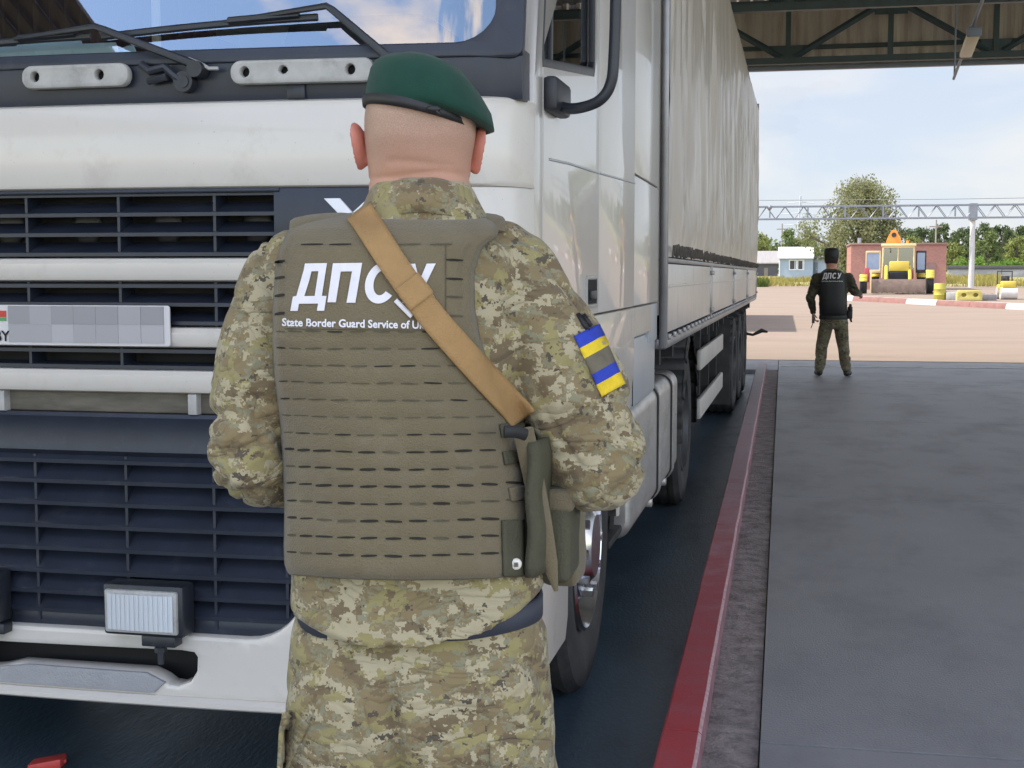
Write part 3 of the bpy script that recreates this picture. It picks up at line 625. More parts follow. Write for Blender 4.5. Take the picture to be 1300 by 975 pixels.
# chassis, tank, wheels
bm = nb()
for s in (-1, 1): box(bm, *sorted((s*.36, s*.44)), .9, 6.3, .70, .95)
box(bm, -1.0, 1.0, 1.25, 1.45, .40, .52); box(bm, -.9, .9, 4.9, 5.1, .38, .56); box(bm, -.5, .5, .25, 1.1, .40, .9); box(bm, -.45, .45, 4.5, 5.5, 1.0, 1.14)
part('chassis', bm, m_chas)
def tanksec(x0, x1, z0, z1, r): return rrect(x0, x1, z0, z1, r, 8)
bm = nb(); sec = tanksec(.62, 1.228, .262, .860, .075); y0, y1 = 2.46, 4.72
def ext(bm, sec, ys, mat=0, off=0):
    cx = sum(p[0] for p in sec)/len(sec); cz = sum(p[1] for p in sec)/len(sec); rr = []
    for y, k in ys: rr.append([bm.verts.new((cx+(p[0]-cx)*k, y, cz+(p[1]-cz)*k)) for p in sec])
    for i in range(len(rr)-1):
        for k in range(len(sec)): bm.faces.new((rr[i][k], rr[i][(k+1) % len(sec)], rr[i+1][(k+1) % len(sec)], rr[i+1][k])).material_index = mat
    bm.faces.new(rr[0][::-1]).material_index = mat; bm.faces.new(rr[-1]).material_index = mat
ext(bm, sec, [(y0, .93), (y0+.012, .975), (y0+.035, 1), (y1-.035, 1), (y1-.012, .975), (y1, .93)]); TK = part('fuel_tank', bm, m_alu)
for yy in (3.62, 4.35):
    for dy in (-.065, .065): bm = nb(); ext(bm, tanksec(.614, 1.236, .256, .866, .078), [(yy+dy-.014, 1), (yy+dy+.014, 1)]); part('rubber_strip', bm, m_chas, TK)
    bm = nb(); ext(bm, tanksec(.612, 1.242, .250, .872, .08), [(yy-.045, .99), (yy-.03, 1), (yy+.03, 1), (yy+.045, .99)]); box(bm, 1.10, 1.20, yy-.025, yy+.025, .215, .26, .008); part('tank_strap', bm, m_alu, TK)
bm = nb(); box(bm, .98, 1.215, 2.55, 2.80, .868, .892, .006); box(bm, .90, 1.20, 3.0, 3.7, .866, .885, .006); part('tank_step', bm, m_chas, TK)
bm = nb(); cyl(bm, (1.05, 3.0, .90), (0, 0, 1), .055, .07, 20); part('filler_cap', bm, m_steel, TK)
bm = nb(); ext(bm, tanksec(-1.22, -.62, .262, .860, .11), [(2.46, .93), (2.49, 1), (4.27, 1), (4.30, .93)]); part('battery_box', bm, m_alu)
bm = nb(); tube(bm, [(1.16, 2.06, .36), (1.19, 2.10, .60), (1.19, 2.14, .82)], .016, 8); tube(bm, [(1.16, 2.30, .34), (1.19, 2.32, .82)], .016, 8); box(bm, .95, 1.20, 2.02, 2.40, .31, .345, .008); box(bm, .95, 1.18, 2.06, 2.42, .58, .605, .008); part('entry_step', bm, m_chas)
def wheel(parent, x, y, z, s, r=.52, wd=.31, front=True, rim_m=None):
    bm = nb(); w2 = wd/2; a = s
    pr = [(-w2*.8, .30), (-w2*.96, .36), (-w2, r*.82), (-w2*.93, r*.95), (-w2*.72, r)]+[(-w2*.72+(w2*1.44)*k/10+.0, r-(.012 if k % 3 == 2 else 0)) for k in range(1, 10)]+[(w2*.72, r), (w2*.93, r*.95), (w2, r*.82), (w2*.96, .36), (w2*.8, .30)]
    lathe(bm, [(p*a, q) for p, q in pr], 'x', 56, (x, y, z)); W = part('wheel', bm, m_rub, parent, 30)
    bm = nb()
    if front: pr = [(w2*.80, .302), (w2*.93, .305), (w2*.98, .292), (w2*.86, .280), (w2*.55, .262), (w2*.42, .235), (w2*.62, .215), (w2*.86, .185), (w2*.90, .15), (w2*.98, .14), (w2*1.12, .11), (w2*1.12, 0.001)]
    else: pr = [(w2*.80, .302), (w2*.93, .305), (w2*.96, .292), (w2*.5, .275), (-w2*.1, .25), (-w2*.25, .20), (-w2*.25, .13), (w2*.4, .12), (w2*.5, .09), (w2*.5, .001)]
    lathe(bm, [(p*a, q) for p, q in pr], 'x', 48, (x, y, z)); nuts = []
    for k in range(10):
        t = 2*math.pi*k/10; xx = x+a*(w2*.95 if front else -w2*.15); cyl(bm if not front else nuts.append(nb()) or nuts[-1], (xx, y+.168*math.cos(t), z+.168*math.sin(t)), (1, 0, 0), .017, .05, 6)
    if front:
        for k in range(10):
            t = 2*math.pi*(k+.5)/10; xx = x+a*w2*.60; cyl(bm, (xx, y+.228*math.cos(t), z+.228*math.sin(t)), (1, 0, 0), .027, .02, 12, 1)
    part('rim', bm, [rim_m or m_chr, m_dark], W, 30)
    for b2 in nuts: part('wheel_nut', b2, m_chr, W)
    return W
for s in (-1, 1):
    wheel(LOR, s*1.065, 1.37, .462, s, .522, .315); wheel(LOR, s*1.075, 5.36, .462, s, .522, .30, False, m_rimd); wheel(LOR, s*.74, 5.36, .462, -s, .522, .30, False, m_rimd)
    bm = nb(); q = lambda a, r, x: (s*x, 5.36+r*math.cos(a), .46+r*math.sin(a)*1.02)
    n = 22
    for k in range(n):
        a0, a1 = R(-5+190*k/n), R(-5+190*(k+1)/n)
        quad(bm, q(a0, .61, .62), q(a1, .61, .62), q(a1, .61, 1.245), q(a0, .61, 1.245)); quad(bm, q(a0, .61, 1.245), q(a1, .61, 1.245), q(a1, .565, 1.255), q(a0, .565, 1.255))
    o = part('mudguard', bm, m_chas, smooth=60); md = o.modifiers.new('s', 'SOLIDIFY'); md.thickness = .008
bm = nb(); box(bm, -1.0, 1.0, 2.62, 2.9, 1.15, 2.4, .03); part('air_tank_rack', bm, m_chas)

# ------------------------------------------------------------------ semi-trailer
m_tarp = pm('grey_beige_tarpaulin', (.52, .46, .405), .34, var=.10, vscale=1.2, stretch=(1, 4, .35), dirt=((.38, .325, .285), .6, 2.2, .5, .72), coat=.25)
m_cord = pm('grimy_cord', (.10, .085, .075), .8, var=.4, vscale=20)
m_board = pm('aluminium_sideboard', (.62, .57, .53), .36, .25, var=.08, vscale=1.5, stretch=(1, 3, 1), dirt=((.36, .31, .28), .6, 3, .52, .75))
m_rail = pm('cream_guard_rail', (.46, .43, .40), .5, var=.12, vscale=4)
tr0 = TW(0, 3.52, 0)
TRL = empty('semi_trailer', (tr0.x, tr0.y, -.06), -TA, 'long curtain trailer with wrinkled grey tarpaulin and aluminium sideboards behind the white cab', 'trailer')
def tp(name, bm, mats, parent=None, smooth=35): xf(bm, lambda c: (c.x, c.y-3.52, c.z+.06)); return obj(name, bm, mats, parent or TRL, smooth)
YA, YB, ZB, ZT = 3.54, 17.30, 1.52, 3.985
def tarp_side(s):
    bm = nb(); ny, nz = 420, 40; V = []
    for i in range(ny+1):
        y = YA+(YB-YA)*i/ny; col = []
        for j in range(nz+1):
            v = j/nz; z = ZB+(ZT-ZB)*v; b = abs(math.sin(math.pi*(y-YA)/3.44)); bag = .012*b*math.sin(math.pi*v)
            amp = .044*(1-v)**.7+.005
            q = mn.noise(Vector((y*5.5+.4*mn.noise(Vector((y, z*.8, 3))), z*.45, s*7)))+.6*(ridge(Vector((y*8+z*.6, z*.5, 9+s)))-.4)+.35*mn.noise(Vector((y*19, z*1.0, 2)))-.7*math.exp(-(mn.noise(Vector((y*3.2+z*.35, z*.30, 4)))/.07)**2)
            xx = 1.272+bag+amp*q*(.35+.65*min(1, v*12))
            if v > .93: xx -= .05*((v-.93)/.07)**2
            col.append(bm.verts.new((s*xx, y, z)))
        V.append(col)
    for i in range(ny):
        for j in range(nz): bm.faces.new((V[i][j], V[i+1][j], V[i+1][j+1], V[i][j+1]))
    return tp('tarpaulin', bm, m_tarp, smooth=180)
tarp_side(1); tarp_side(-1)
bm = nb(); n = 40; V = []
for i in range(n+1):
    y = YA+(YB-YA)*i/n; V.append([bm.verts.new((x, y, z)) for x, z in ((-1.222, ZT), (-1.15, ZT+.02), (0, ZT+.03-.02*abs(math.sin(y*2))), (1.15, ZT+.02), (1.222, ZT))])
for i in range(n):
    for k in range(4): bm.faces.new((V[i][k], V[i+1][k], V[i+1][k+1], V[i][k+1]))
quad(bm, (-1.26, YA, ZB-.3), (1.26, YA, ZB-.3), (1.222, YA, ZT), (-1.222, YA, ZT)); quad(bm, (-1.26, YB, ZB-.3), (1.26, YB, ZB-.3), (1.222, YB, ZT), (-1.222, YB, ZT))
tp('roof_tarpaulin', bm, m_tarp, smooth=60)
for s in (-1, 1):
    bm = nb(); x0, x1 = sorted((s*1.235, s*1.276)); box(bm, x0, x1, YA-.012, YA+.035, 1.05, ZT, .006); tp('corner_post', bm, m_steel); bm = nb(); box(bm, x0, x1, YB-.05, YB+.02, 1.05, ZT-.02, .006)
    tp('corner_post', bm, m_board)
    n = 4; L = (YB-YA-.10)/n
    for k in range(n):
        bm = nb(); y0 = YA+.052+L*k; x0, x1 = sorted((s*1.23, s*1.268)); box(bm, x0, x1, y0+.012, y0+L-.05, 1.125, 1.485, .008)
        box(bm, *sorted((s*1.23, s*1.274)), y0+.012, y0+L-.05, 1.36, 1.375, .003)
        tp('sideboard', bm, m_board)
        bm = nb(); box(bm, *sorted((s*1.23, s*1.280)), y0+L-.046, y0+L+.008, 1.09, 1.50, .005)
        for zz in (1.16, 1.44): box(bm, *sorted((s*1.27, s*1.295)), y0+L-.08, y0+L+.04, zz-.015, zz+.015, .004)
        tp('board_post', bm, m_steel)
    bm = nb(); box(bm, *sorted((s*1.22, s*1.276)), YA, YB, 1.488, 1.515, .005); tp('board_top_rail', bm, m_steel)
    bm = nb(); box(bm, *sorted((s*1.18, s*1.270)), YA, YB, 1.045, 1.10, .008)
    for k in range(46): y = YA+.12+.3*k; box(bm, *sorted((s*1.262, s*1.284)), y, y+.05, 1.09, 1.12, .003)
    tp('side_rail', bm, m_steel)
    bm = nb(); pts = []; rr = random.Random(3)
    for k in range(150):
        y = YA+.08+.0912*k; pts += [(s*1.295, y, 1.525+rr.uniform(-.01, .01)), (s*1.297, y+.03, 1.575+rr.uniform(-.012, .012)), (s*1.297, y+.06, 1.575+rr.uniform(-.012, .012)), (s*1.295, y+.085, 1.53)]
    tube(bm, pts, .0055, 5); tp('lashing_cord', bm, m_cord)
    for zz in (.44, .80): bm = nb(); box(bm, *sorted((s*1.20, s*1.235)), 6.55, 9.35, zz-.075, zz+.075, .012); g = tp('side_guard', bm, m_rail)
    for yy in (6.9, 7.9, 8.9): bm = nb(); box(bm, *sorted((s*1.14, s*1.20)), yy-.03, yy+.03, .36, 1.05); tp('guard_post', bm, m_chas, g)
    for yy in (11.2, 12.51, 13.82):
        W = wheel(TRL, s*1.08, yy, .462, s, .522, .36, False, m_rimd)
        for o in [W]+list(W.children):
            for v in o.data.vertices: v.co.y -= 3.52
        bm = nb(); q = lambda a, r, x: (s*x, yy+r*math.cos(a), .46+r*math.sin(a))
        for k in range(14):
            a0, a1 = R(15+150*k/14), R(15+150*(k+1)/14); quad(bm, q(a0, .60, .88), q(a1, .60, .88), q(a1, .60, 1.25), q(a0, .60, 1.25))
        o = tp('mudguard', bm, m_chas, smooth=60); md = o.modifiers.new('s', 'SOLIDIFY'); md.thickness = .008
    bm = nb(); box(bm, *sorted((s*.90, s*1.24)), 14.52, 14.535, .12, .78, .002); tp('mud_flap', bm, m_rub); bm = nb(); box(bm, *sorted((s*.90, s*1.24)), 10.48, 10.495, .10, .98, .002); tp('mud_flap', bm, m_rub)
    bm = nb(); box(bm, *sorted((s*.95, s*1.10)), 6.1, 6.22, -.03, 1.0, .01); box(bm, *sorted((s*.88, s*1.16)), 6.0, 6.32, -.058, -.03, .004); 
    for v in bm.verts: v.co.z += .38
    tp('landing_leg', bm, m_chas)
bm = nb()
for s in (-1, 1): box(bm, *sorted((s*.48, s*.60)), 4.0, 17.2, .78, 1.04)
for k in range(18): box(bm, -1.2, 1.2, 3.9+.75*k, 3.98+.75*k, .94, 1.04)
for yy in (11.2, 12.51, 13.82): box(bm, -.95, .95, yy-.07, yy+.07, .39, .53)
box(bm, -1.24, 1.24, 3.56, 17.28, 1.04, 1.09)
tp('trailer_chassis', bm, m_chas)
bm = nb(); box(bm, -1.15, 1.15, 17.05, 17.15, .45, .57, .01); box(bm, -.7, -.6, 17.0, 17.1, .5, 1.0); box(bm, .6, .7, 17.0, 17.1, .5, 1.0); tp('rear_bumper', bm, m_chas)
for s in (-1, 1):
    bm = nb(); box(bm, *sorted((s*.80, s*1.18)), 17.29, 17.33, .92, 1.03, .01); tp('tail_lamp', bm, pm('tail_red', (.45, .03, .02), .3))
bm = nb(); tube(bm, [(1.20, 15.3, .62), (1.30, 15.32, .60), (1.42, 15.33, .66), (1.50, 15.33, .64)], [.02, .018, .03, .012], 8); tp('marker_lamp_arm', bm, m_rub)
# the next trailer waiting beyond, which throws the shadow patch on the yard
t2 = copy_tree(TRL); t2.location = (-3.9, 33.7, 0); t2.rotation_euler = (0, 0, 0)
t2['label'] = 'second curtain trailer waiting on the sunny yard ahead, hidden behind the first trailer'
TRL['group'] = t2['group'] = 'curtain trailers'

# ------------------------------------------------------------------ people
def camo(name, cols, sc=1.95, snap=.0030, rough=.85):
    m = bpy.data.materials.new(name); m.use_nodes = True; t = m.node_tree; b = t.nodes['Principled BSDF']; b.inputs['Roughness'].default_value = rough; b.inputs['Sheen Weight'].default_value = .15; b.inputs['Specular IOR Level'].default_value = .25
    c = N(t, 'ShaderNodeTexCoord'); s = N(t, 'ShaderNodeVectorMath', operation='SNAP'); s.inputs[1].default_value = (snap, snap, snap)
    jit = N(t, 'ShaderNodeTexNoise'); jit.inputs['Scale'].default_value = 160; jm = N(t, 'ShaderNodeVectorMath', operation='MULTIPLY_ADD'); jm.inputs[1].default_value = (.009, .009, .009)
    t.links.new(c.outputs['Object'], jit.inputs['Vector']); t.links.new(jit.outputs['Color'], jm.inputs[0]); t.links.new(c.outputs['Object'], jm.inputs[2]); t.links.new(jm.outputs[0], s.inputs[0])
    def nz(scale, off, st=(1, 1, 1.7), det=4, ro=.58):
        mp = N(t, 'ShaderNodeMapping'); mp.inputs['Location'].default_value = off; mp.inputs['Scale'].default_value = st; t.links.new(s.outputs[0], mp.inputs['Vector'])
        n = N(t, 'ShaderNodeTexNoise'); n.inputs['Scale'].default_value = scale*sc; n.inputs['Detail'].default_value = det; n.inputs['Roughness'].default_value = ro; t.links.new(mp.outputs[0], n.inputs['Vector']); return n.outputs['Fac']
    a = nz(8.5, (0, 0, 0)); r = N(t, 'ShaderNodeValToRGB'); r.color_ramp.interpolation = 'CONSTANT'; e = r.color_ramp.elements
    e[0].position = 0; e[0].color = cols['tan']+(1,); e[1].position = .455; e[1].color = cols['grey']+(1,)
    for p, k in ((.50, 'tan'), (.535, 'light')): q = e.new(p); q.color = cols[k]+(1,)
    t.links.new(a, r.inputs['Fac']); out = r.outputs['Color']
    for k, scale, off, th, st in (('yellow', 9.5, (3.1, 1.7, 5), .560, (1, 1, 1.6)), ('brown', 11, (7.7, 2.2, 1), .585, (1, 1, 1.9)), ('light', 17, (1.3, 9.1, 4), .615, (1.4, 1, 1)), ('dark', 19, (5.3, 4.1, 8), .635, (1, 1, 1.6))):
        g = N(t, 'ShaderNodeMath', operation='GREATER_THAN'); g.inputs[1].default_value = th; t.links.new(nz(scale, off, st), g.inputs[0])
        x = N(t, 'ShaderNodeMixRGB'); x.inputs['Color2'].default_value = cols[k]+(1,); t.links.new(g.outputs[0], x.inputs['Fac']); t.links.new(out, x.inputs['Color1']); out = x.outputs['Color']
    t.links.new(out, b.inputs['Base Color'])
    wv = N(t, 'ShaderNodeTexNoise'); wv.inputs['Scale'].default_value = 45; wv.inputs['Detail'].default_value = 6; wv.inputs['Roughness'].default_value = .7; t.links.new(c.outputs['Object'], wv.inputs['Vector'])
    bp = N(t, 'ShaderNodeBump'); bp.inputs['Strength'].default_value = .45; bp.inputs['Distance'].default_value = .006; t.links.new(wv.outputs['Fac'], bp.inputs['Height'])
    m2 = N(t, 'ShaderNodeMapping'); m2.inputs['Rotation'].default_value = (0, .5, 0); m2.inputs['Scale'].default_value = (.55, .6, 1.25); t.links.new(c.outputs['Object'], m2.inputs['Vector'])
    fo = N(t, 'ShaderNodeTexNoise'); fo.inputs['Scale'].default_value = 13; fo.inputs['Detail'].default_value = 1.5; fo.inputs['Distortion'].default_value = 1.6; t.links.new(m2.outputs[0], fo.inputs['Vector'])
    ab = N(t, 'ShaderNodeMath', operation='SUBTRACT'); ab.inputs[1].default_value = .5; t.links.new(fo.outputs['Fac'], ab.inputs[0]); a2 = N(t, 'ShaderNodeMath', operation='ABSOLUTE'); t.links.new(ab.outputs[0], a2.inputs[0])
    sq = N(t, 'ShaderNodeMath', operation='POWER'); sq.inputs[1].default_value = .55; t.links.new(a2.outputs[0], sq.inputs[0])
    b2 = N(t, 'ShaderNodeBump'); b2.inputs['Strength'].default_value = .55; b2.inputs['Distance'].default_value = .022; t.links.new(sq.outputs[0], b2.inputs['Height']); t.links.new(bp.outputs['Normal'], b2.inputs['Normal']); t.links.new(b2.outputs['Normal'], b.inputs['Normal'])
    return m
m_camo = camo('tan_camouflage_cloth', dict(tan=(.225, .172, .088), grey=(.238, .222, .140), light=(.395, .345, .220), yellow=(.285, .245, .108), brown=(.165, .122, .068), dark=(.095, .077, .054)))
m_camod = camo('dark_camouflage_cloth', dict(tan=(.050, .045, .026), grey=(.045, .052, .030), light=(.075, .070, .045), yellow=(.06, .055, .022), brown=(.025, .022, .015), dark=(.014, .013, .011)), .7, .012)
m_skin = bpy.data.materials.new('skin'); m_skin.use_nodes = True
t = m_skin.node_tree; b = t.nodes['Principled BSDF']; b.inputs['Roughness'].default_value = .5; b.inputs['Subsurface Weight'].default_value = .12; b.inputs['Subsurface Radius'].default_value = (.012, .004, .002); b.inputs['Subsurface Scale'].default_value = .6
c = N(t, 'ShaderNodeTexCoord'); sp = N(t, 'ShaderNodeSeparateXYZ'); t.links.new(c.outputs['Object'], sp.inputs[0])
n1 = N(t, 'ShaderNodeTexNoise'); n1.inputs['Scale'].default_value = 14; n1.inputs['Detail'].default_value = 5; t.links.new(c.outputs['Object'], n1.inputs['Vector'])
n2 = N(t, 'ShaderNodeTexNoise'); n2.inputs['Scale'].default_value = 700; n2.inputs['Detail'].default_value = 2; t.links.new(c.outputs['Object'], n2.inputs['Vector'])
h1 = N(t, 'ShaderNodeMath', operation='MULTIPLY_ADD'); h1.inputs[1].default_value = .06; t.links.new(n1.outputs['Fac'], h1.inputs[0]); t.links.new(sp.outputs['Z'], h1.inputs[2])
mr = N(t, 'ShaderNodeMapRange'); mr.inputs[1].default_value = 1.635; mr.inputs[2].default_value = 1.715; t.links.new(h1.outputs[0], mr.inputs[0])
rp = N(t, 'ShaderNodeValToRGB'); rp.color_ramp.elements[0].color = (.50, .245, .165, 1); rp.color_ramp.elements[1].color = (.57, .315, .220, 1); t.links.new(n1.outputs['Fac'], rp.inputs['Fac'])
st = N(t, 'ShaderNodeValToRGB'); st.color_ramp.elements[0].position = .40; st.color_ramp.elements[1].position = .62; st.color_ramp.elements[0].color = (.36, .240, .178, 1); st.color_ramp.elements[1].color = (.48, .320, .235, 1); t.links.new(n2.outputs['Fac'], st.inputs['Fac'])
x = N(t, 'ShaderNodeMixRGB'); ml = N(t, 'ShaderNodeMath', operation='MULTIPLY'); ml.inputs[1].default_value = .85; t.links.new(mr.outputs[0], ml.inputs[0]); t.links.new(ml.outputs[0], x.inputs['Fac']); t.links.new(rp.outputs[0], x.inputs['Color1']); t.links.new(st.outputs[0], x.inputs['Color2']); t.links.new(x.outputs[0], b.inputs['Base Color'])
bp = N(t, 'ShaderNodeBump'); bp.inputs['Strength'].default_value = .12; bp.inputs['Distance'].default_value = .002; t.links.new(n2.outputs['Fac'], bp.inputs['Height']); t.links.new(bp.outputs['Normal'], b.inputs['Normal'])
m_ear = pm('ear_skin', (.55, .20, .145), .5, var=.15, vscale=30)
m_vest = pm('olive_nylon', (.148, .118, .064), .8, var=.11, vscale=7, bump=.35, bscale=420, sheen=.2, dirt=((.19, .165, .11), .5, 16, .5, .75))
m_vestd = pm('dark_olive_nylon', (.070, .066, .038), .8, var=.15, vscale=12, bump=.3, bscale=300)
m_slot = pm('slot_shadow_cloth', (.020, .017, .012), .9, var=.4, vscale=40)
m_slotl = pm('slot_faint_cloth', (.085, .072, .045), .9, var=.3, vscale=40)
m_felt = pm('green_felt', (.004, .046, .028), .95, var=.16, vscale=25, bump=.15, bscale=600, sheen=.08)
m_leather = pm('black_leather', (.012, .012, .013), .5, var=.2)
m_tan = pm('tan_webbing', (.36, .215, .085), .8, var=.10, vscale=18, bump=.3, bscale=350, stretch=(1, 1, 1))
m_belt = pm('dark_blue_grey_belt', (.035, .040, .058), .6, var=.15, vscale=20)
m_print = pm('white_print', (.72, .70, .72), .7, var=.06, vscale=60)
m_blue = pm('flag_blue', (.022, .050, .42), .75, var=.1, vscale=60, bump=.3, bscale=500)
m_yel = pm('flag_yellow', (.78, .55, .020), .75, var=.1, vscale=60, bump=.3, bscale=500)
m_ptch = pm('grey_olive_patch', (.145, .125, .085), .85, var=.2, vscale=60)
m_boot = pm('black_boot', (.014, .013, .012), .55, var=.3)
m_black = pm('matt_black', (.012, .012, .013), .6, var=.3)

class Frame:
    def __init__(s, px0, depth, zb):
        d = ray(px0, 400); s.h = math.atan2(-d.x, d.y); s.d = depth; s.zb = zb
        s.o = Vector((-math.sin(s.h)*depth, math.cos(s.h)*depth, zb)); s.Rm = Matrix.Rotation(-s.h, 3, 'Z'); s.eye = Vector((0, -depth, ZC-zb))
    def dir(s, px, py): return s.Rm @ ray(px, py)
    def __call__(s, px, py, yo=0):
        d = s.dir(px, py); t = (s.d+yo)/d.y; return s.eye+d*t
def bvh_of(*objs):
    vs, fs = [], []
    for o in objs:
        k = len(vs); vs += [v.co.copy() for v in o.data.vertices]; fs += [[i+k for i in p.vertices] for p in o.data.polygons]
    return BVHTree.FromPolygons(vs, fs)
def flat2d(outline, holes=(), step=None):
    bm = plate([(p[0], -p[1]) for p in outline], [[(p[0], -p[1]) for p in h] for h in holes], .02)
    bmesh.ops.delete(bm, geom=[v for v in bm.verts if v.co.y > .0105], context='VERTS')
    if step:
        for ax in (0, 2):
            lo = min(v.co[ax] for v in bm.verts); hi = max(v.co[ax] for v in bm.verts); k = lo+step
            while k < hi-1e-3:
                no = [0, 0, 0]; no[ax] = 1; co = [0, 0, 0]; co[ax] = k
                bmesh.ops.bisect_plane(bm, geom=bm.verts[:]+bm.edges[:]+bm.faces[:], plane_co=co, plane_no=no, dist=1e-4); k += step
    for v in bm.verts: v.co = Vector((v.co.x, -v.co.z, 0))
    return bm
def drape(bm, fr, bvh, off=.0015, fallback=-.14):
    """throw a flat shape given in picture coordinates on to the surface behind it"""
    for v in bm.verts:
        d = fr.dir(v.co.x, v.co.y).normalized(); h = bvh.ray_cast(fr.eye, d)
        v.co = (h[0]-d*off) if h[0] else fr(v.co.x, v.co.y, fallback)
    return bm
def join(dst, src, mat=0):
    k = len(dst.faces); me = bpy.data.meshes.new('t'); src.to_mesh(me); src.free(); dst.from_mesh(me); bpy.data.meshes.remove(me); dst.faces.ensure_lookup_table()
    for f in dst.faces[k:]: f.material_index = mat
def solid(o, th, off=1):
    md = o.modifiers.new('s', 'SOLIDIFY'); md.thickness = th; md.offset = off; return o
def hand(bm, wr, fw, nrm, s, k=1.):
    """wr wrist, fw pointing direction, nrm back-of-hand normal; five curled fingers"""
    fw = Vector(fw).normalized(); nrm = Vector(nrm); nrm = (nrm-fw*nrm.dot(fw)).normalized(); sd_ = fw.cross(nrm)*s; wr = Vector(wr)
    P = lambda a, b_, c_: wr+fw*a*k+sd_*b_*k+nrm*c_*k
    tube(bm, [P(-.02, 0, 0), P(.0, 0, 0), P(.03, 0, 0), P(.065, 0, 0), P(.092, 0, 0), P(.10, 0, 0)], [(.022*k, .028*k), (.022*k, .030*k), (.018*k, .038*k), (.016*k, .042*k), (.013*k, .041*k), (.006*k, .034*k)], 14, flat=nrm)
    for i, (b_, ln) in enumerate(((-.033, .072), (-.0112, .082), (.0112, .076), (.032, .060))):
        r = .0092*k
        limb(bm, [P(.075, b_, 0), P(.098+ln*.30, b_*1.06, -.010), P(.098+ln*.55, b_*1.08, -.034), P(.098+ln*.52, b_*1.08, -.058)], [r*1.05, r, r*.95, r*.8], 8)
    limb(bm, [P(.02, -.030, -.006), P(.050, -.055, -.020), P(.082, -.055, -.036), P(.105, -.044, -.046)], [.013*k, .0115*k, .0105*k, .009*k], 8)
def fold_fn(a=.006, zf=22, xf_=9, seed=0):
    """creases along the zero lines of a stretched noise, soft swells between them"""
    def f(p, n):
        w_ = .5*mn.noise(p*5+Vector((seed, 3, 1)))
        q = Vector((p.x*xf_*.45+p.z*3.1+seed, p.y*xf_*.45, p.z*zf*.5+p.x*4+w_)); v = mn.noise(q)
        m_ = max(0, .62+mn.noise(p*4.5+Vector((9, seed, 4)))*1.3)
        q2 = Vector((p.x*xf_*.9-p.z*8+seed*2, p.y*xf_*.8, p.z*zf*.45-p.x*7)); v2 = mn.noise(q2)
        return a*(.30*v+.25*mn.noise(p*6)-.80*m_*math.exp(-(v/.085)**2)-.55*max(0, .8-m_)*math.exp(-(v2/.075)**2))
    return f

# ================= the guard in the foreground
G = Frame(535, 1.885, -.06)
GU = empty('person', (G.o.x, G.o.y, -.06), G.h, 'person in tan camouflage, olive plate vest and green beret standing before the white lorry', 'person')
def gobj(name, bm, mats, parent=None, smooth=180): return obj(name, bm, mats, parent or GU, smooth)
def prow(py, a, b_, yo): l, r = G(a, py, yo), G(b_, py, yo); return (l+r)/2, (r.x-l.x)/2
# --- body, one continuous surface
bm = nb(); rings = []
for py, a, b_, yb, yf in ((86, 512, 548, -.03, .03), (93, 492, 566, -.055, .055), (106, 476, 584, -.078, .08), (128, 465, 602, -.096, .096), (150, 461, 606, -.101, .10), (178, 462, 604, -.094, .100), (205, 465, 600, -.080, .098), (225, 467, 598, -.070, .090), (240, 468, 598, -.064, .06), (260, 466, 602, -.066, .058), (285, 452, 616, -.072, .06)):
    c, hx = prow(py, a, b_, -.02); z = c.z; rings.append(ering(c.x, hx, yb, yf, z, p=2.25))
for z, cx, hx, yb, yf in ((1.46, -.01, .125, -.08, .07), (1.36, -.01, .15, -.10, .10), (1.2, 0, .15, -.09, .10), (1.02, 0, .15, -.09, .09), (.92, 0, .16, -.11, .09), (.84, 0, .12, -.08, .06)): rings.append(ering(cx, hx, yb, yf, z))
loft(bm, rings)
c, hx = prow(170, 461, 606, 0)
limb(bm, [(c.x, .085, c.z+.03), (c.x, .118, c.z-.012), (c.x, .102, c.z-.02)], [.010, .014, .014], 10)
limb(bm, [(c.x-.022, .090, c.z-.052), (c.x, .099, c.z-.050), (c.x+.022, .090, c.z-.052)], [.006, .008, .006], 8); limb(bm, [(c.x-.018, .08, c.z-.09), (c.x+.018, .08, c.z-.09)], [.018, .018], 8)
for s in (-1, 1): limb(bm, [(c.x+s*.012, .094, c.z+.040), (c.x+s*.05, .080, c.z+.042)], [.009, .007], 8)
SR, SL = G(652, 356, .0), G(374, 354, .0); ER, EL = G(762, 588, -.045), G(313, 588, -.04)
WR, WL = Vector((.115, .235, 1.16)), Vector((-.10, .25, 1.17))
for S, E_, W_, s in ((SR, ER, WR, 1), (SL, EL, WL, -1)):
    limb(bm, [S+Vector((-s*.012, 0, -.012)), S.lerp(E_, .5), E_], [.046, .044, .038]); limb(bm, [E_, E_.lerp(W_, .5), W_], [.038, .035, .028])
    hand(bm, W_, (W_-E_)+Vector((-s*.05, .08, .02)), (s*.55, .1, .8), s)
for s in (-1, 1):
    limb(bm, [(s*.09, 0, .88), (s*.11, .01, .52), (s*.12, -.01, .12)], [.085, .058, .042]); limb(bm, [(s*.12, -.03, .06), (s*.125, .08, .04), (s*.13, .16, .035)], [.04, .04, .03])
b2 = remesh(bm, .0048, 3)
zc1, zc2 = G(533, 221, -.06).z, G(533, 207, -.07).z
def nk(p, n):
    if abs(p.x) > .09 or p.z < 1.45 or n.y > .2: return 0
    q = .003*math.sin(p.x*40); return -.0022*math.exp(-((p.z-zc1-q+.10*p.x*p.x*8)/.0035)**2)-.0014*math.exp(-((p.z-zc2+q)/.004)**2)*(abs(p.x) < .045)+.0012*mn.noise(p*22)
displace(b2, nk); BODY = gobj('body', b2, m_skin)
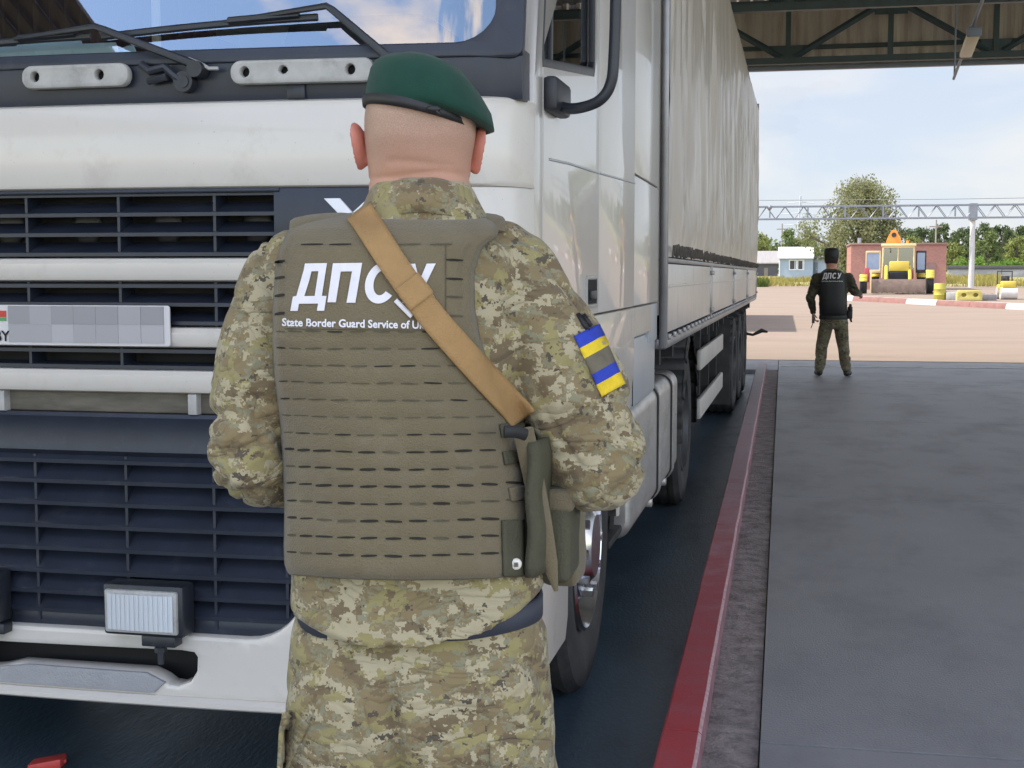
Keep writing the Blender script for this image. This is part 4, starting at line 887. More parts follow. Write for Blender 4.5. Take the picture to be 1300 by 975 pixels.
for px_, s in ((459.5, -1), (602, 1)):
    c = G(px_, 186 if s < 0 else 192, .0); bm = nb()
    # shell of the ear: rim, bowl and lobe
    n = 20; R0 = []
    for (sc, d) in ((.55, -.004), (.90, .001), (1.0, .006), (1.0, .010), (.90, .0125), (.74, .0085), (.5, .004), (.2, .003)):
        ring = []
        for k in range(n):
            t = 2*math.pi*k/n; sn, cs = math.sin(t), math.cos(t); ez = .0325*sn*sc; ey = (.0175+.0045*sn)*cs*sc
            ring.append((c.x+s*(d-.006+.009*(.5-ey/.036)+.0035*sn), c.y+ey-.004*sn, c.z+ez))
        R0.append(ring)
    loft(bm, R0); limb(bm, [(c.x-s*.010, c.y+.006, c.z+.016), (c.x-s*.008, c.y+.004, c.z-.018)], [.008, .008], 10)
    b2 = remesh(bm, .0022, 3); gobj('ear', b2, m_ear)
for s in (-1, 1):
    c, hx = prow(160, 461, 606, 0); bm = nb(); bmesh.ops.create_uvsphere(bm, u_segments=14, v_segments=10, radius=.0125, matrix=Matrix.Translation((c.x+s*.031, .088, c.z+.018))); gobj('eye', bm, pm('eye_white', (.6, .6, .6), .3))
# --- jacket
bm = nb(); rings = []
for py, a, b_, yb, yf, p in ((228, 476, 592, -.060, .050, 2.2), (238, 470, 600, -.082, .066, 2.2), (262, 460, 612, -.092, .075, 2.3), (285, 428, 626, -.100, .08, 2.5), (315, 380, 650, -.118, .095, 2.7), (350, 354, 662, -.122, .115, 2.7), (420, 352, 664, -.128, .13, 2.6), (520, 362, 660, -.130, .13, 2.5), (640, 372, 678, -.130, .125, 2.5), (715, 366, 690, -.140, .125, 2.5), (748, 366, 694, -.147, .130, 2.5), (792, 370, 692, -.153, .130, 2.5)):
    c, hx = prow(py, a, b_, -.02)
    zf = None
    if py > 740: zf = lambda x, y, z=c.z, e=(.7 if py < 760 else 1): z+e*(.056*max(0, min(1, (x-.055)/.10))+.026*max(0, (-x-.09)/.09)+.004*math.sin(x*40))
    rings.append(ering(c.x, hx, yb, yf, c.z, p=p, zf=zf))
loft(bm, rings)
limb(bm, [G(634, 332, 0), SR, SR.lerp(ER, .28)+Vector((.006, 0, 0)), SR.lerp(ER, .62)+Vector((.012, -.004, 0)), ER], [.060, .071, .075, .079, .067]); limb(bm, [ER, ER.lerp(WR, .5)+Vector((0, 0, -.005)), WR.lerp(ER, .06)], [.066, .058, .042])
limb(bm, [G(395, 335, 0), SL, SL.lerp(EL, .28)+Vector((-.014, 0, 0)), SL.lerp(EL, .62)+Vector((-.010, -.004, 0)), EL], [.058, .068, .068, .066, .058]); limb(bm, [EL, EL.lerp(WL, .5)+Vector((0, 0, -.005)), WL.lerp(EL, .06)], [.058, .054, .040])
b2 = remesh(bm, .0046, 5)
ff = fold_fn(.011, 24, 10, 1)
def jf(p, n):
    arm = min(1, max(0, (abs(p.x)-.15)/.05)); el = math.exp(-((p.z-1.22)/.10)**2)
    d = ff(p, n)*(.45+.75*arm*(.6+.6*el))
    if arm > 0:   # hanging folds from the shoulder and diagonal drag lines into the elbow
        v = mn.noise(Vector((p.x*15+p.z*8, p.y*13, p.z*4))); d += arm*max(0, min(1, (p.z-1.18)/.1))*(.005*v-.008*math.exp(-(v/.09)**2))
        v = mn.noise(Vector((p.x*5, p.y*7, p.z*27-p.x*17+.6*mn.noise(p*9)))); d += arm*el*(.0045*v-.008*math.exp(-(v/.09)**2))
    return d
displace(b2, jf)
for _ in range(1): bmesh.ops.smooth_vert(b2, verts=b2.verts, factor=.4, use_axis_x=True, use_axis_y=True, use_axis_z=True)
JK = gobj('jacket', b2, m_camo)
# collar standing up round the neck
bm = nb(); RR = []
for py, a, b_, yb, yf in ((231, 484, 586, -.066, .055), (226, 482, 588, -.070, .058), (229, 476, 595, -.078, .064), (250, 463, 608, -.090, .074), (272, 452, 622, -.098, .08), (272, 470, 606, -.085, .07)):
    c, hx = prow(py, a, b_, -.03); RR.append(ering(c.x, hx, yb, yf, c.z, p=2.2, zf=lambda x, y, z=c.z: z-.10*max(0, y+.02)-.012*(x/.06)**2*(1 if y < 0 else .5)))
loft(bm, RR, cap=False); displace(bm, lambda p, n: .003*mn.noise(p*35)); COLLAR = gobj('collar', bm, m_camo, JK)
# --- trousers
bm = nb(); rings = []
for py, a, b_, yb, yf in ((744, 388, 677, -.110, .10), (770, 380, 686, -.115, .105), (800, 371, 695, -.134, .115), (850, 366, 699, -.145, .12), (900, 362, 702, -.145, .12), (950, 358, 704, -.135, .118), (985, 356, 705, -.12, .11)):
    c, hx = prow(py, a, b_, -.02); rings.append(ering(c.x, hx, yb, yf, c.z, p=2.7))
loft(bm, rings)
c, hx = prow(985, 356, 705, -.02); lx = c.x
for s in (-1, 1):
    tube(bm, [(lx+s*hx*.5, -.01, c.z+.05), (lx+s*hx*.5, -.008, c.z-.03), (lx+s*.115, .0, .56), (lx+s*.125, -.01, .30), (lx+s*.13, -.015, .11)], [(hx*.49, .115), (hx*.49, .115), .082, .076, .068], 28, flat=(1, 0, 0))
b2 = remesh(bm, .0050, 4); ft = fold_fn(.010, 14, 8, 4)
def tf(p, n):
    d = ft(p, n)*1.15
    x = p.x-lx
    xc = -.034-.09*(p.z-.93); k = max(0, min(1, (.98-p.z)/.06)); d -= (n.y < 0)*k*(.008*math.exp(-((x-xc)/.006)**2)+(.010+.030*max(0, min(1, (.86-p.z)/.12)))*math.exp(-((x-xc)/.016)**2))      # centre seam
    d += .006*ridge(Vector((p.x*7+p.z*9, p.y*6, p.z*12)))*max(0, min(1, (.95-p.z)/.15))
    return d
displace(b2, tf); TR = gobj('trousers', b2, m_camo)
bt = bvh_of(TR)
# pocket flaps and seams of the trousers
def flap(pts, off=.004, th=.006, mat=m_camo, name='pocket_flap', par=None, bv=None, step=8):
    b2 = drape(flat2d(pts, (), step), G, bv or bt, off, -.12); o = gobj(name, b2, mat, par or TR, 60); return solid(o, th, 0)
flap([(622, 942), (650, 938), (700, 940), (702, 1000), (624, 1000)]); flap([(358, 905), (372, 900), (392, 920), (362, 982), (354, 980)])
flap([(418, 776), (432, 776), (428, 812), (416, 812)], .007, .004, m_camo, 'belt_loop'); flap([(560, 774), (598, 768), (600, 806), (564, 806)], .008, .004, m_camo, 'belt_loop')
# belt
bm = nb(); RR = []
for py, k in ((758, .0), (760, .005), (786, .005), (788, .0)):
    c, hx = prow(py+2, 374, 692, -.02); RR.append(ering(c.x, hx-.008+k, -.124-k, .112+k, c.z, p=2.7, zf=lambda x, y, z=c.z: z+.010*max(0, (x-.05)/.12)))
loft(bm, RR, cap=False); gobj('belt', bm, m_belt)
# --- boots
for s in (-1, 1):
    bm = nb(); limb(bm, [(lx+s*.13, -.02, .24), (lx+s*.13, -.02, .10), (lx+s*.13, -.015, .065)], [.062, .056, .055]); limb(bm, [(lx+s*.13, -.035, .055), (lx+s*.133, .08, .055), (lx+s*.138, .17, .045)], [.045, .050, .043])
    b2 = remesh(bm, .008, 3)
    for v in b2.verts: v.co.z = max(v.co.z, .001)
    gobj('boot', b2, m_boot)
# --- plate vest: back panel, sides, front panel
rows = [(262, 476, 596, .005), (270, 446, 610, -.055), (280, 400, 626, -.105), (290, 368, 634, -.128), (300, 362, 631, -.142), (315, 354, 612, -.154), (345, 349, 603, -.163), (390, 346, 603, -.170), (430, 346, 610, -.173), (470, 348, 622, -.174), (510, 352, 640, -.173), (550, 356, 654, -.172), (600, 359, 663, -.172), (650, 361, 669, -.173), (700, 360, 674, -.176), (722, 361, 678, -.177), (737, 366, 682, -.175)]
def rowat(py):
    for (p0, a0, b0, y0), (p1, a1, b1, y1) in zip(rows[:-1], rows[1:]):
        if p0 <= py <= p1: t = (py-p0)/(p1-p0); return a0+(a1-a0)*t, b0+(b1-b0)*t, y0+(y1-y0)*t
    return rows[-1][1:]
bm = nb(); V = []; NU = 90; NV = 150
for j in range(NV+1):
    py = 262+475*j/NV; a, b_, y0 = rowat(py); line = []
    cen = G(.5*(a+b_), py, y0).x
    for i in range(NU+1):
        u = 2*i/NU-1; y = y0+(.034+.051*max(0, min(1, (py-430)/110)))*abs(u)**3.0+.022*max(0, (abs(u)-.93)/.07)**2
        p = G(a+(b_-a)*i/NU, py-(7*(u*u-.3) if py > 430 else 0)*min(1, (py-430)/120), y)
        if py > 724: p.y += .012*((py-724)/13)**2
        if py > 425: p.y -= .0016*abs(math.sin(math.pi*(py-421)/21.7))**.6
        p.y -= .0030*mn.noise(Vector((p.x*14, p.z*14, 3)))+.0016*mn.noise(Vector((p.x*40, p.z*30, 8)))
        if 308 < py < 424 and abs(u+.02) < .86: p.y -= .003
        line.append(bm.verts.new(p))
    V.append(line)
for j in range(NV):
    for i in range(NU): bm.faces.new((V[j][i], V[j+1][i], V[j+1][i+1], V[j][i+1]))
VEST = solid(gobj('plate_vest', bm, m_vest), .022, -1)
# shoulder straps running to the front, front panel and cummerbund
bm = nb()
for a, b_ in ((378, 446), (606, 632)):
    P = [G(.5*(a+b_), py, yo) for py, yo in ((294, -.060), (284, -.055), (277, -.02), (277, .03), (292, .10), (335, .135))]; hw = (b_-a)/1700*1.85/2+.010
    tube(bm, P, [(.006, hw), (.007, hw), (.007, hw), (.007, hw), (.007, hw), (.007, hw)], 12, flat=(0, -1, .6))
gobj('shoulder_strap', bm, m_vest, VEST, 60)
bm = nb(); V = []
for j in range(20):
    z = 1.05+.42*j/19; hw = .165 if z < 1.3 else .165-.05*min(1, (z-1.3)/.1); V.append([bm.verts.new((-.01+hw*(2*i/20-1), .165-.06*abs(2*i/20-1)**3, z)) for i in range(21)])
for j in range(19):
    for i in range(20): bm.faces.new((V[j][i], V[j][i+1], V[j+1][i+1], V[j+1][i]))
solid(gobj('front_panel', bm, m_vest, VEST), .022, 1)
for s in (-1, 1):
    bm = nb(); V = []
    for j in range(14):
        py = 560+170*j/13; c = G(366 if s < 0 else 672, py, -.11); q0, q1 = math.radians(-48), math.radians(75)
        V.append([bm.verts.new((-.005+s*((.158 if s < 0 else .178)*abs(math.cos(q0+(q1-q0)*i/16))**.55+.002*math.sin(j*.9)), -.002+.165*math.sin(q0+(q1-q0)*i/16), c.z)) for i in range(17)])
    for j in range(13):
        for i in range(16): bm.faces.new((V[j][i], V[j][i+1], V[j+1][i+1], V[j+1][i]))
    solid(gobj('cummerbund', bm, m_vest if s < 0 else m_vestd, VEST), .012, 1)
BV = bvh_of(VEST)
# laser-cut slots of the webbing
bm = nb(); rs = random.Random(11)
def slot(px, py, w_, h_, mat, tilt=0):
    n = 5; T = []; B_ = []
    for i in range(n+1):
        u = i/n; e = h_*.62*(.35+.65*math.sin(math.pi*(.12+.76*u))); x = px-w_/2+w_*u; y = py+tilt*(u-.5)
        T.append(bm.verts.new((x, y-e, 0))); B_.append(bm.verts.new((x, y+e, 0)))
    for i in range(n): f = bm.faces.new((T[i], B_[i], B_[i+1], T[i+1])); f.material_index = mat
for r in range(14):
    y0 = 421+21.9*r+ (0 if r < 8 else .0)
    if y0 > 712: continue
    a, b_, _ = rowat(y0); low = r >= 7
    for k in range(11):
        px = a+10+ [0, 18, 41, 69, 98, 129, 160, 190, 221, 252, 283][k]
        if px > b_-(34 if y0 > 640 else 12): continue
        sag = -6*((px-505)/150)**2*min(1, (y0-400)/200)
        w_ = (12 if k == 0 else 17 if k == 1 else 22)*rs.uniform(.88, 1.06)
        faint = (not low and rs.random() < .75) or (low and rs.random() < .18)
        slot(px, y0+sag+rs.uniform(-.5, .5), w_, (2.6 if low else 1.7)*rs.uniform(.75, 1.2), 1 if faint else 0, rs.uniform(-.8, 1.0))
drape(bm, G, BV, .0012); gobj('webbing_slots', bm, [m_slot, m_slotl], VEST, 0); bm = nb()
for y0 in (332, 352.5, 375, 398):
    slot(355, y0, 13, 3.2, 0, -2)
drape(bm, G, BV, .0012); gobj('edge_stitching', bm, m_slot, VEST, 0); bm = nb()
for y0 in (330, 354, 377, 401): slot(577, y0, 22, 2.4, 1 if y0 > 354 else 0, 1)
for px in (396, 432, 520, 560): slot(px, 310, 28, 1.8, 0 if px < 450 else 1, -.5)
for i in range(10): slot(566, 316+10*i, 1.2, 9, 1)
for i in range(9): slot(372+22*i, 417.5+.25*i, 22, 1.5, 1)
drape(bm, G, BV, .0012); gobj('panel_stitching', bm, [m_slot, m_slotl], VEST, 0)
# printing on the back
Q = lambda pts: [(330+x/3.714, 230+y/3.714) for x, y in pts]
bm = nb()
join(bm, flat2d(Q([(143, 612), (155, 545), (172, 540), (206, 420), (212, 388), (316, 386), (292, 541), (314, 541), (303, 611), (268, 611), (274, 577), (184, 578), (178, 612)]), [Q([(243, 425), (276, 424), (258, 541), (209, 542), (232, 470)])], 6))
join(bm, flat2d(Q([(344, 387), (482, 385), (450, 573), (408, 573), (434, 425), (381, 426), (358, 571), (318, 571)]), (), 6))
cp = []
for k in range(29): a = R(38+284*k/28); cp.append((572+76*math.cos(a)*1.0-(-96*math.sin(a))*-.0+.15*96*math.sin(a), 480-97*math.sin(a)))
for k in range(29): a = R(318-276*k/28); cp.append((572+36*math.cos(a)+.15*58*math.sin(a), 480-58*math.sin(a)))
join(bm, flat2d(Q(cp), (), 6))
join(bm, flat2d(Q([(690, 390), (732, 389), (752, 470), (786, 389), (829, 388), (760, 530), (735, 565), (700, 577), (672, 574), (678, 536), (704, 533), (722, 512)]), (), 6))
tm = text_mesh('State Border Guard Service of Ukraine', 1, .027); xs = [v.co.x for v in tm.verts]; wd = max(xs)-min(xs); x0 = min(xs); sc = 207/wd; syc = sc*1.15
for v in tm.verts: x_ = 358+(v.co.x-x0)*sc; v.co = Vector((x_, 413.6-v.co.y*syc*.92+(x_-358)*.02, 0))
join(bm, tm)
drape(bm, G, BV, .0016); gobj('white_lettering', bm, m_print, VEST, 0)
# --- sling over the vest
JB = bvh_of(VEST, JK)
def ribbon(name, path, hw, off, th, mat, par=None, n=50, k=6):
    pts = [Vector((p[0], p[1], 0)) for p in path]; bm = nb(); L = [0]
    for a, b_ in zip(pts[:-1], pts[1:]): L.append(L[-1]+(b_-a).length)
    def at(s):
        for i in range(len(pts)-1):
            if s <= L[i+1] or i == len(pts)-2:
                t = (s-L[i])/(L[i+1]-L[i]); p0 = pts[max(0, i-1)]; p1 = pts[i]; p2 = pts[i+1]; p3 = pts[min(len(pts)-1, i+2)]
                return .5*((2*p1)+(p2-p0)*t+(2*p0-5*p1+4*p2-p3)*t*t+(3*p1-p0-3*p2+p3)*t**3)
    V = []
    for i in range(n+1):
        s = L[-1]*i/n; p = at(s); d = (at(min(L[-1], s+2))-at(max(0, s-2))).normalized(); nn = Vector((-d.y, d.x, 0)); V.append([p+nn*hw*(2*j/k-1) for j in range(k+1)])
    W = [[None]*(k+1) for _ in V]
    for i, r in enumerate(V):
        for j, q in enumerate(r):
            d = G.dir(q.x, q.y).normalized(); h = JB.ray_cast(G.eye, d); W[i][j] = (h[0]-G.eye).length if h[0] else None
    for j in range(k+1):       # smooth the distance so that the band bridges small hollows
        col = [W[i][j] for i in range(n+1)]; last = next(x for x in col if x)
        for i in range(n+1):
            if col[i] is None: col[i] = last
            last = col[i]
        for _ in range(6): col = [min(col[i], (col[max(0, i-1)]+col[i]+col[min(n, i+1)])/3) for i in range(n+1)]
        for i in range(n+1): W[i][j] = col[i]
    G_ = [[bm.verts.new(G.eye+G.dir(V[i][j].x, V[i][j].y).normalized()*(W[i][j]-off)) for j in range(k+1)] for i in range(n+1)]
    for i in range(n):
        for j in range(k): bm.faces.new((G_[i][j], G_[i][j+1], G_[i+1][j+1], G_[i+1][j]))
    return solid(gobj(name, bm, mat, par or GU, 60), th, 0)
SLG = ribbon('shoulder_sling', [(456, 268), (469, 288), (502, 339), (545, 398), (590, 450), (625, 488), (655, 520), (664, 532)], 17.5, .0055, .004, m_tan)
bm = nb()
for a, b_ in (((519, 374), (540, 366)),): pass
ribbon('sling_keeper', [(516, 357), (536, 383)], 18.6, .0085, .003, m_tan, SLG, 8)
ribbon('sling_edge', [(502, 381), (523, 402)], 3.0, .003, .001, m_print, SLG, 10, 2); ribbon('sling_edge', [(530, 353), (550, 378)], 2.0, .003, .001, m_print, SLG, 10, 2)
# --- pull tab with a snap button, side pouch, straps on the right
ribbon('pull_tab', [(651, 660), (653, 732)], 13.5, .004, .004, m_vestd, VEST, 14)
for py, px0, px1 in ((545, 622, 664), (580, 626, 668), (626, 634, 672)):
    ribbon('side_strap', [(px0+14, py+2), (px1+2, py-3)], 8.5, .004, .003, m_vestd if py != 626 else m_vest, VEST, 8)
c = G(655, 716, -.165); bm = nb()
h = BV.ray_cast(G.eye, G.dir(655, 716).normalized()); c = h[0]-G.dir(655, 716).normalized()*.008 if h[0] else c
bm = nb(); lathe(bm, [(.004, .0001), (.004, .0060), (.0015, .0078), (-.001, .0080), (-.003, .0070)], 'y', 20, (0, 0, 0)); xf(bm, lambda p: (p.x+c.x, -p.y+c.y, p.z+c.z)); o = gobj('snap_button', bm, pm('ivory_button', (.70, .66, .58), .4), VEST)
bm = nb()
for k in range(4): box(bm, c.x-.0030+.0016*k, c.x-.0022+.0016*k, c.y-.0052, c.y-.0035, c.z-.003, c.z+.003)
gobj('button_mark', bm, m_slot, o, 0)
def gbox(name, cpx, cpy, yo, sx, sy, sz, mat, rz=0, bev=.012, par=None, ry=0):
    p = G(cpx, cpy, yo); bm = nb(); M = Matrix.Translation(p)@Matrix.Rotation(rz, 4, 'Z')@Matrix.Rotation(ry, 4, 'Y'); box(bm, -sx/2, sx/2, -sy/2, sy/2, -sz/2, sz/2, bev, M=M, seg=3)
    bmesh.ops.subdivide_edges(bm, edges=bm.edges[:], cuts=2, use_grid_fill=True); displace(bm, lambda q, n: .003*mn.noise(q*28)); return gobj(name, bm, mat, par or GU, 50)
PO = gbox('pouch', 700, 672, -.02, .070, .105, .135, m_vestd, R(-14), .014); gbox('pouch', 716, 690, .075, .055, .075, .115, m_vest, R(-20), .012)
gbox('pouch_flap', 702, 628, -.02, .074, .110, .030, m_vest, R(-14), .008, PO)
p0, p1, p2 = G(668, 560, -.10), G(690, 640, -.085), G(700, 700, -.08)
bm = nb(); tube(bm, [G(664, 545, -.13), G(676, 600, -.105), G(688, 660, -.10), G(698, 715, -.09), G(706, 750, -.085)], [(.004, .014), (.004, .014), (.004, .013), (.004, .011), (.003, .003)], 8, flat=(0, -1, 0)); gobj('hanging_strap', bm, m_vest, VEST, 60)
bm = nb(); tube(bm, [G(640, 548, -.172), G(655, 548, -.168), G(668, 552, -.15)], [(.003, .008)]*3, 8, flat=(0, -1, 0)); gobj('sling_buckle', bm, m_black, SLG, 60)
gbox('cable_pack', 690, 600, .02, .05, .08, .10, m_vestd, R(-10), .012)
# --- patch with two small flags on the right sleeve
bj = bvh_of(JK)
def pq(u, v): # patch coordinates -> picture
    A, B_, C_, D_ = Vector((729, 427)), Vector((760, 411)), Vector((793, 487)), Vector((764, 504)); p = A.lerp(B_, u).lerp(D_.lerp(C_, u), v); return p
bm = nb()
for v0, v1, mt in ((0, .20, 0), (.20, .37, 1), (.37, .63, 2), (.63, .80, 0), (.80, 1, 1)):
    g = [[bm.verts.new((*pq(i/6, v0+(v1-v0)*j/4), 0)) for i in range(7)] for j in range(5)]
    for j in range(4):
        for i in range(6): f = bm.faces.new((g[j][i], g[j][i+1], g[j+1][i+1], g[j+1][i])); f.material_index = mt
bmesh.ops.remove_doubles(bm, verts=bm.verts, dist=.01); drape(bm, G, bj, .004)
for _ in range(3): bmesh.ops.smooth_vert(bm, verts=bm.verts, factor=.3, use_axis_y=True)
solid(gobj('sleeve_patch', bm, [m_blue, m_yel, m_ptch], JK, 60), .0025, 0)
bm = nb(); tube(bm, [G(733, 399, -.060), G(742, 412, -.066), G(746, 420, -.066)], .0045, 8); tube(bm, [G(740, 400, -.052), G(750, 414, -.058)], .004, 8); gobj('pen', bm, m_black, JK)
# --- beret
bm = nb(); RR = []
for (la, lb), (ra, rb), yb, yf in (((466, 131), (598, 160), -.103, .100), ((463, 129), (602, 161), -.106, .104), ((463, 118), (610, 163), -.110, .107), ((464, 108), (620, 168), -.113, .112), ((466, 98), (627, 166), -.114, .116), ((469, 87), (623, 146), -.108, .116), ((476, 76), (610, 121), -.096, .108), ((492, 69), (590, 96), -.074, .088), ((512, 67), (560, 78), -.04, .05)):
    l, r = G(la, lb, -.0), G(ra, rb, -.0); n = 56; ring = []
    for k in range(n):
        t = 2*math.pi*k/n; u = .5+.5*math.cos(t); p = l.lerp(r, u); y = (yb+yf)/2+(yf-yb)/2*math.sin(t); ring.append((p.x, y, p.z))
    RR.append(ring)
loft(bm, RR); bmesh.ops.subdivide_edges(bm, edges=bm.edges[:], cuts=1, smooth=1.0)
displace(bm, lambda p, n: .0030*mn.noise(p*14)); BR = gobj('beret', bm, m_felt)
bm = nb(); RR = []
for dz, k in ((-.0065, .0), (-.006, .003), (.002, .0035), (.0075, .002)):
    l, r = G(463, 130, 0), G(600, 163, 0); ring = []
    for i in range(56):
        t = 2*math.pi*i/56; u = .5+.5*math.cos(t)*(1+k*14); p = l.lerp(r, u); y = -.0015+(.1045+k)*math.sin(t); ring.append((p.x, y, p.z+dz))
    RR.append(ring)
loft(bm, RR, cap=False); gobj('beret_band', bm, m_leather, BR)
bm = nb(); p = G(551, 138, -.112); bmesh.ops.create_uvsphere(bm, u_segments=10, v_segments=8, radius=.006, matrix=Matrix.Translation(p)@Matrix.Diagonal((1.6, .6, .8, 1))); tube(bm, [p, p+Vector((.008, -.001, -.008))], .0022, 6); gobj('band_knot', bm, m_leather, BR)

# ================= the guard farther off
H_ = Frame(1057, 19.25, 0.0)
P2 = empty('person', (H_.o.x, H_.o.y, 0), H_.h, 'person in dark uniform, black vest and dark cap standing far along the pavement', 'person')
def hobj(name, bm, mats, parent=None, smooth=180): return obj(name, bm, mats, parent or P2, smooth)
def H2(px, py, yo=0): p = H_(px, py, yo); return p
bm = nb(); rings = []
for py, a, b_, yb, yf in ((316.5, 1051, 1060, -.04, .04), (319, 1048, 1063, -.08, .08), (325, 1047, 1064.5, -.10, .10), (331, 1047, 1064, -.095, .10), (336, 1048.5, 1063, -.075, .09), (339.5, 1049.5, 1062, -.06, .06), (343, 1047, 1065, -.07, .06), (347, 1040, 1072, -.09, .07), (352, 1037, 1076, -.10, .10), (372, 1041, 1074, -.10, .10), (398, 1042, 1074, -.10, .10), (410, 1041, 1076, -.11, .10), (416, 1042, 1075, -.08, .08)):
    l, r = H2(a, py), H2(b_, py); rings.append(ering((l.x+r.x)/2, (r.x-l.x)/2, yb, yf, l.z))
loft(bm, rings)
l = H2(1056, 331); limb(bm, [(l.x, .09, l.z+.03), (l.x, .12, l.z-.01)], [.012, .016], 8)
for s in (-1, 1): limb(bm, [(l.x+s*.085, 0, l.z+.02), (l.x+s*.088, 0, l.z-.02)], [.018, .014], 8)
aL = [H2(1037, 353), H2(1029, 378, -.02), H2(1032.5, 397, .04)]; aR = [H2(1077, 353), H2(1085, 370, .02), H2(1091.5, 373, .22)]
for A, s in ((aL, -1), (aR, 1)):
    limb(bm, [A[0], A[1]], [.058, .044]); limb(bm, [A[1], A[2]], [.044, .030]); hand(bm, A[2], A[2]-A[1], (s, -.3, .3), s)
fL = [H2(1049, 412), H2(1043, 442, .02), H2(1040.5, 470, -.03)]; fR = [H2(1067, 412), H2(1071, 442, .02), H2(1074.5, 470, -.03)]
for A in (fL, fR): limb(bm, A, [.085, .058, .042])
hobj('body', remesh(bm, .009, 2), m_skin)
bm = nb(); rings = []
for py, a, b_, yb, yf in ((341.5, 1048, 1063.5, -.08, .07), (346, 1041, 1071, -.10, .08), (352, 1035.5, 1078, -.115, .11), (372, 1039, 1076, -.12, .12), (398, 1040, 1076, -.12, .12), (406, 1040, 1077, -.13, .12)):
    l, r = H2(a, py), H2(b_, py); rings.append(ering((l.x+r.x)/2, (r.x-l.x)/2, yb, yf, l.z))
loft(bm, rings)
for A in (aL, aR): limb(bm, [A[0], A[1]], [.078, .066]); limb(bm, [A[1], A[2].lerp(A[1], .06)], [.066, .046])
JK2 = hobj('jacket', displace(remesh(bm, .012, 2), fold_fn(.016, 18, 9, 2)), m_camod)
bm = nb(); rings = []
for py, a, b_, yb, yf in ((402, 1041, 1075.5, -.12, .11), (410, 1040.5, 1077, -.13, .12), (417, 1041, 1077, -.11, .11)):
    l, r = H2(a, py), H2(b_, py); rings.append(ering((l.x+r.x)/2, (r.x-l.x)/2, yb, yf, l.z))
loft(bm, rings)
for A in (fL, fR): limb(bm, [A[0], A[0].lerp(A[1], .5), A[1], A[1].lerp(A[2], .5), A[2]+Vector((0, 0, .03))], [.100, .096, .080, .082, .070])
hobj('trousers', displace(remesh(bm, .012, 2), fold_fn(.016, 12, 8, 3)), camo('drab_camouflage_cloth', dict(tan=(.12, .10, .062), grey=(.11, .105, .07), light=(.18, .16, .11), yellow=(.14, .12, .06), brown=(.07, .058, .040), dark=(.042, .036, .028)), 1., .012))
bm = nb(); rings = []
for py, a, b_, yb, yf in ((344, 1045, 1068, -.11, .09), (347, 1041, 1072, -.145, .12), (352, 1040, 1074, -.165, .15), (365, 1040, 1074.5, -.172, .17), (385, 1040, 1075, -.17, .18), (398, 1040, 1076, -.165, .18), (400, 1041, 1075, -.14, .16)):
    l, r = H2(a, py), H2(b_, py); rings.append(ering((l.x+r.x)/2, (r.x-l.x)/2, yb, yf, l.z, p=2.8))
loft(bm, rings); V2 = hobj('body_armour', displace(bm, lambda p, n: .006*mn.noise(p*12)), m_black, None, 60)
b2v = bvh_of(V2)
bm = nb(); S2 = lambda pts: [(1043.8+(x-143)*.0362, 346.3+(y-386)*.040) for x, y in pts]
for pl, ho in (([(143, 612), (155, 545), (172, 540), (206, 420), (212, 388), (316, 386), (292, 541), (314, 541), (303, 611), (268, 611), (274, 577), (184, 578), (178, 612)], [[(243, 425), (276, 424), (258, 541), (209, 542), (232, 470)]]), ([(344, 387), (482, 385), (450, 573), (408, 573), (434, 425), (381, 426), (358, 571), (318, 571)], []), (cp, []), ([(690, 390), (732, 389), (752, 470), (786, 389), (829, 388), (760, 530), (735, 565), (700, 577), (672, 574), (678, 536), (704, 533), (722, 512)], [])):
    join(bm, flat2d(S2(pl), [S2(h) for h in ho], 1.5))
tm = text_mesh('State Border Guard Service of Ukraine', 1, .022); xs = [v.co.x for v in tm.verts]; wd = max(xs)-min(xs); x0 = min(xs); sc = 27/wd
for v in tm.verts: v.co = Vector((1043+(v.co.x-x0)*sc, 357.6-v.co.y*sc*1.1, 0))
join(bm, tm); drape(bm, H_, b2v, .004, -.17); hobj('white_lettering', bm, m_print, V2, 0)
bm = nb(); rings = []   # soft cap
for py, a, b_, yb, yf in ((326.5, 1046.5, 1065, -.115, .11), (322, 1046, 1065.5, -.12, .115), (317.5, 1046.2, 1065, -.12, .115), (315.2, 1048, 1063.5, -.10, .10), (314.6, 1052, 1060, -.05, .05)):
    l, r = H2(a, py), H2(b_, py); rings.append(ering((l.x+r.x)/2, (r.x-l.x)/2, yb, yf, l.z))
loft(bm, rings); hobj('cap', bm, m_black, None, 60)
bm = nb(); rings = []
for py, a, b_, yb, yf in ((324, 1046.8, 1064.8, -.108, .03), (330, 1046.8, 1064.2, -.103, .02), (334, 1048.2, 1063, -.086, .0), (335, 1050, 1062, -.07, -.01)):
    l, r = H2(a, py), H2(b_, py); rings.append(ering((l.x+r.x)/2, (r.x-l.x)/2, yb, yf, l.z))
loft(bm, rings); hobj('hair', bm, pm('dark_hair', (.022, .017, .014), .8), None, 180)
for A, s in ((fL, -1), (fR, 1)):
    a = A[2]; bm = nb(); limb(bm, [(a.x, a.y, .15), (a.x, a.y, .09)], [.052, .052]); limb(bm, [(a.x, a.y-.03, .055), (a.x+s*.02, a.y+.09, .055), (a.x+s*.04, a.y+.18, .045)], [.045, .05, .042]); b3 = remesh(bm, .012, 2)
    for v in b3.verts: v.co.z = max(v.co.z, .001)
    hobj('boot', b3, m_boot)
def hbox(name, px, py, yo, sx, sy, sz, mat, par=None):
    p = H2(px, py, yo); bm = nb(); box(bm, p.x-sx/2, p.x+sx/2, p.y-sy/2, p.y+sy/2, p.z-sz/2, p.z+sz/2, .012); return hobj(name, bm, mat, par)
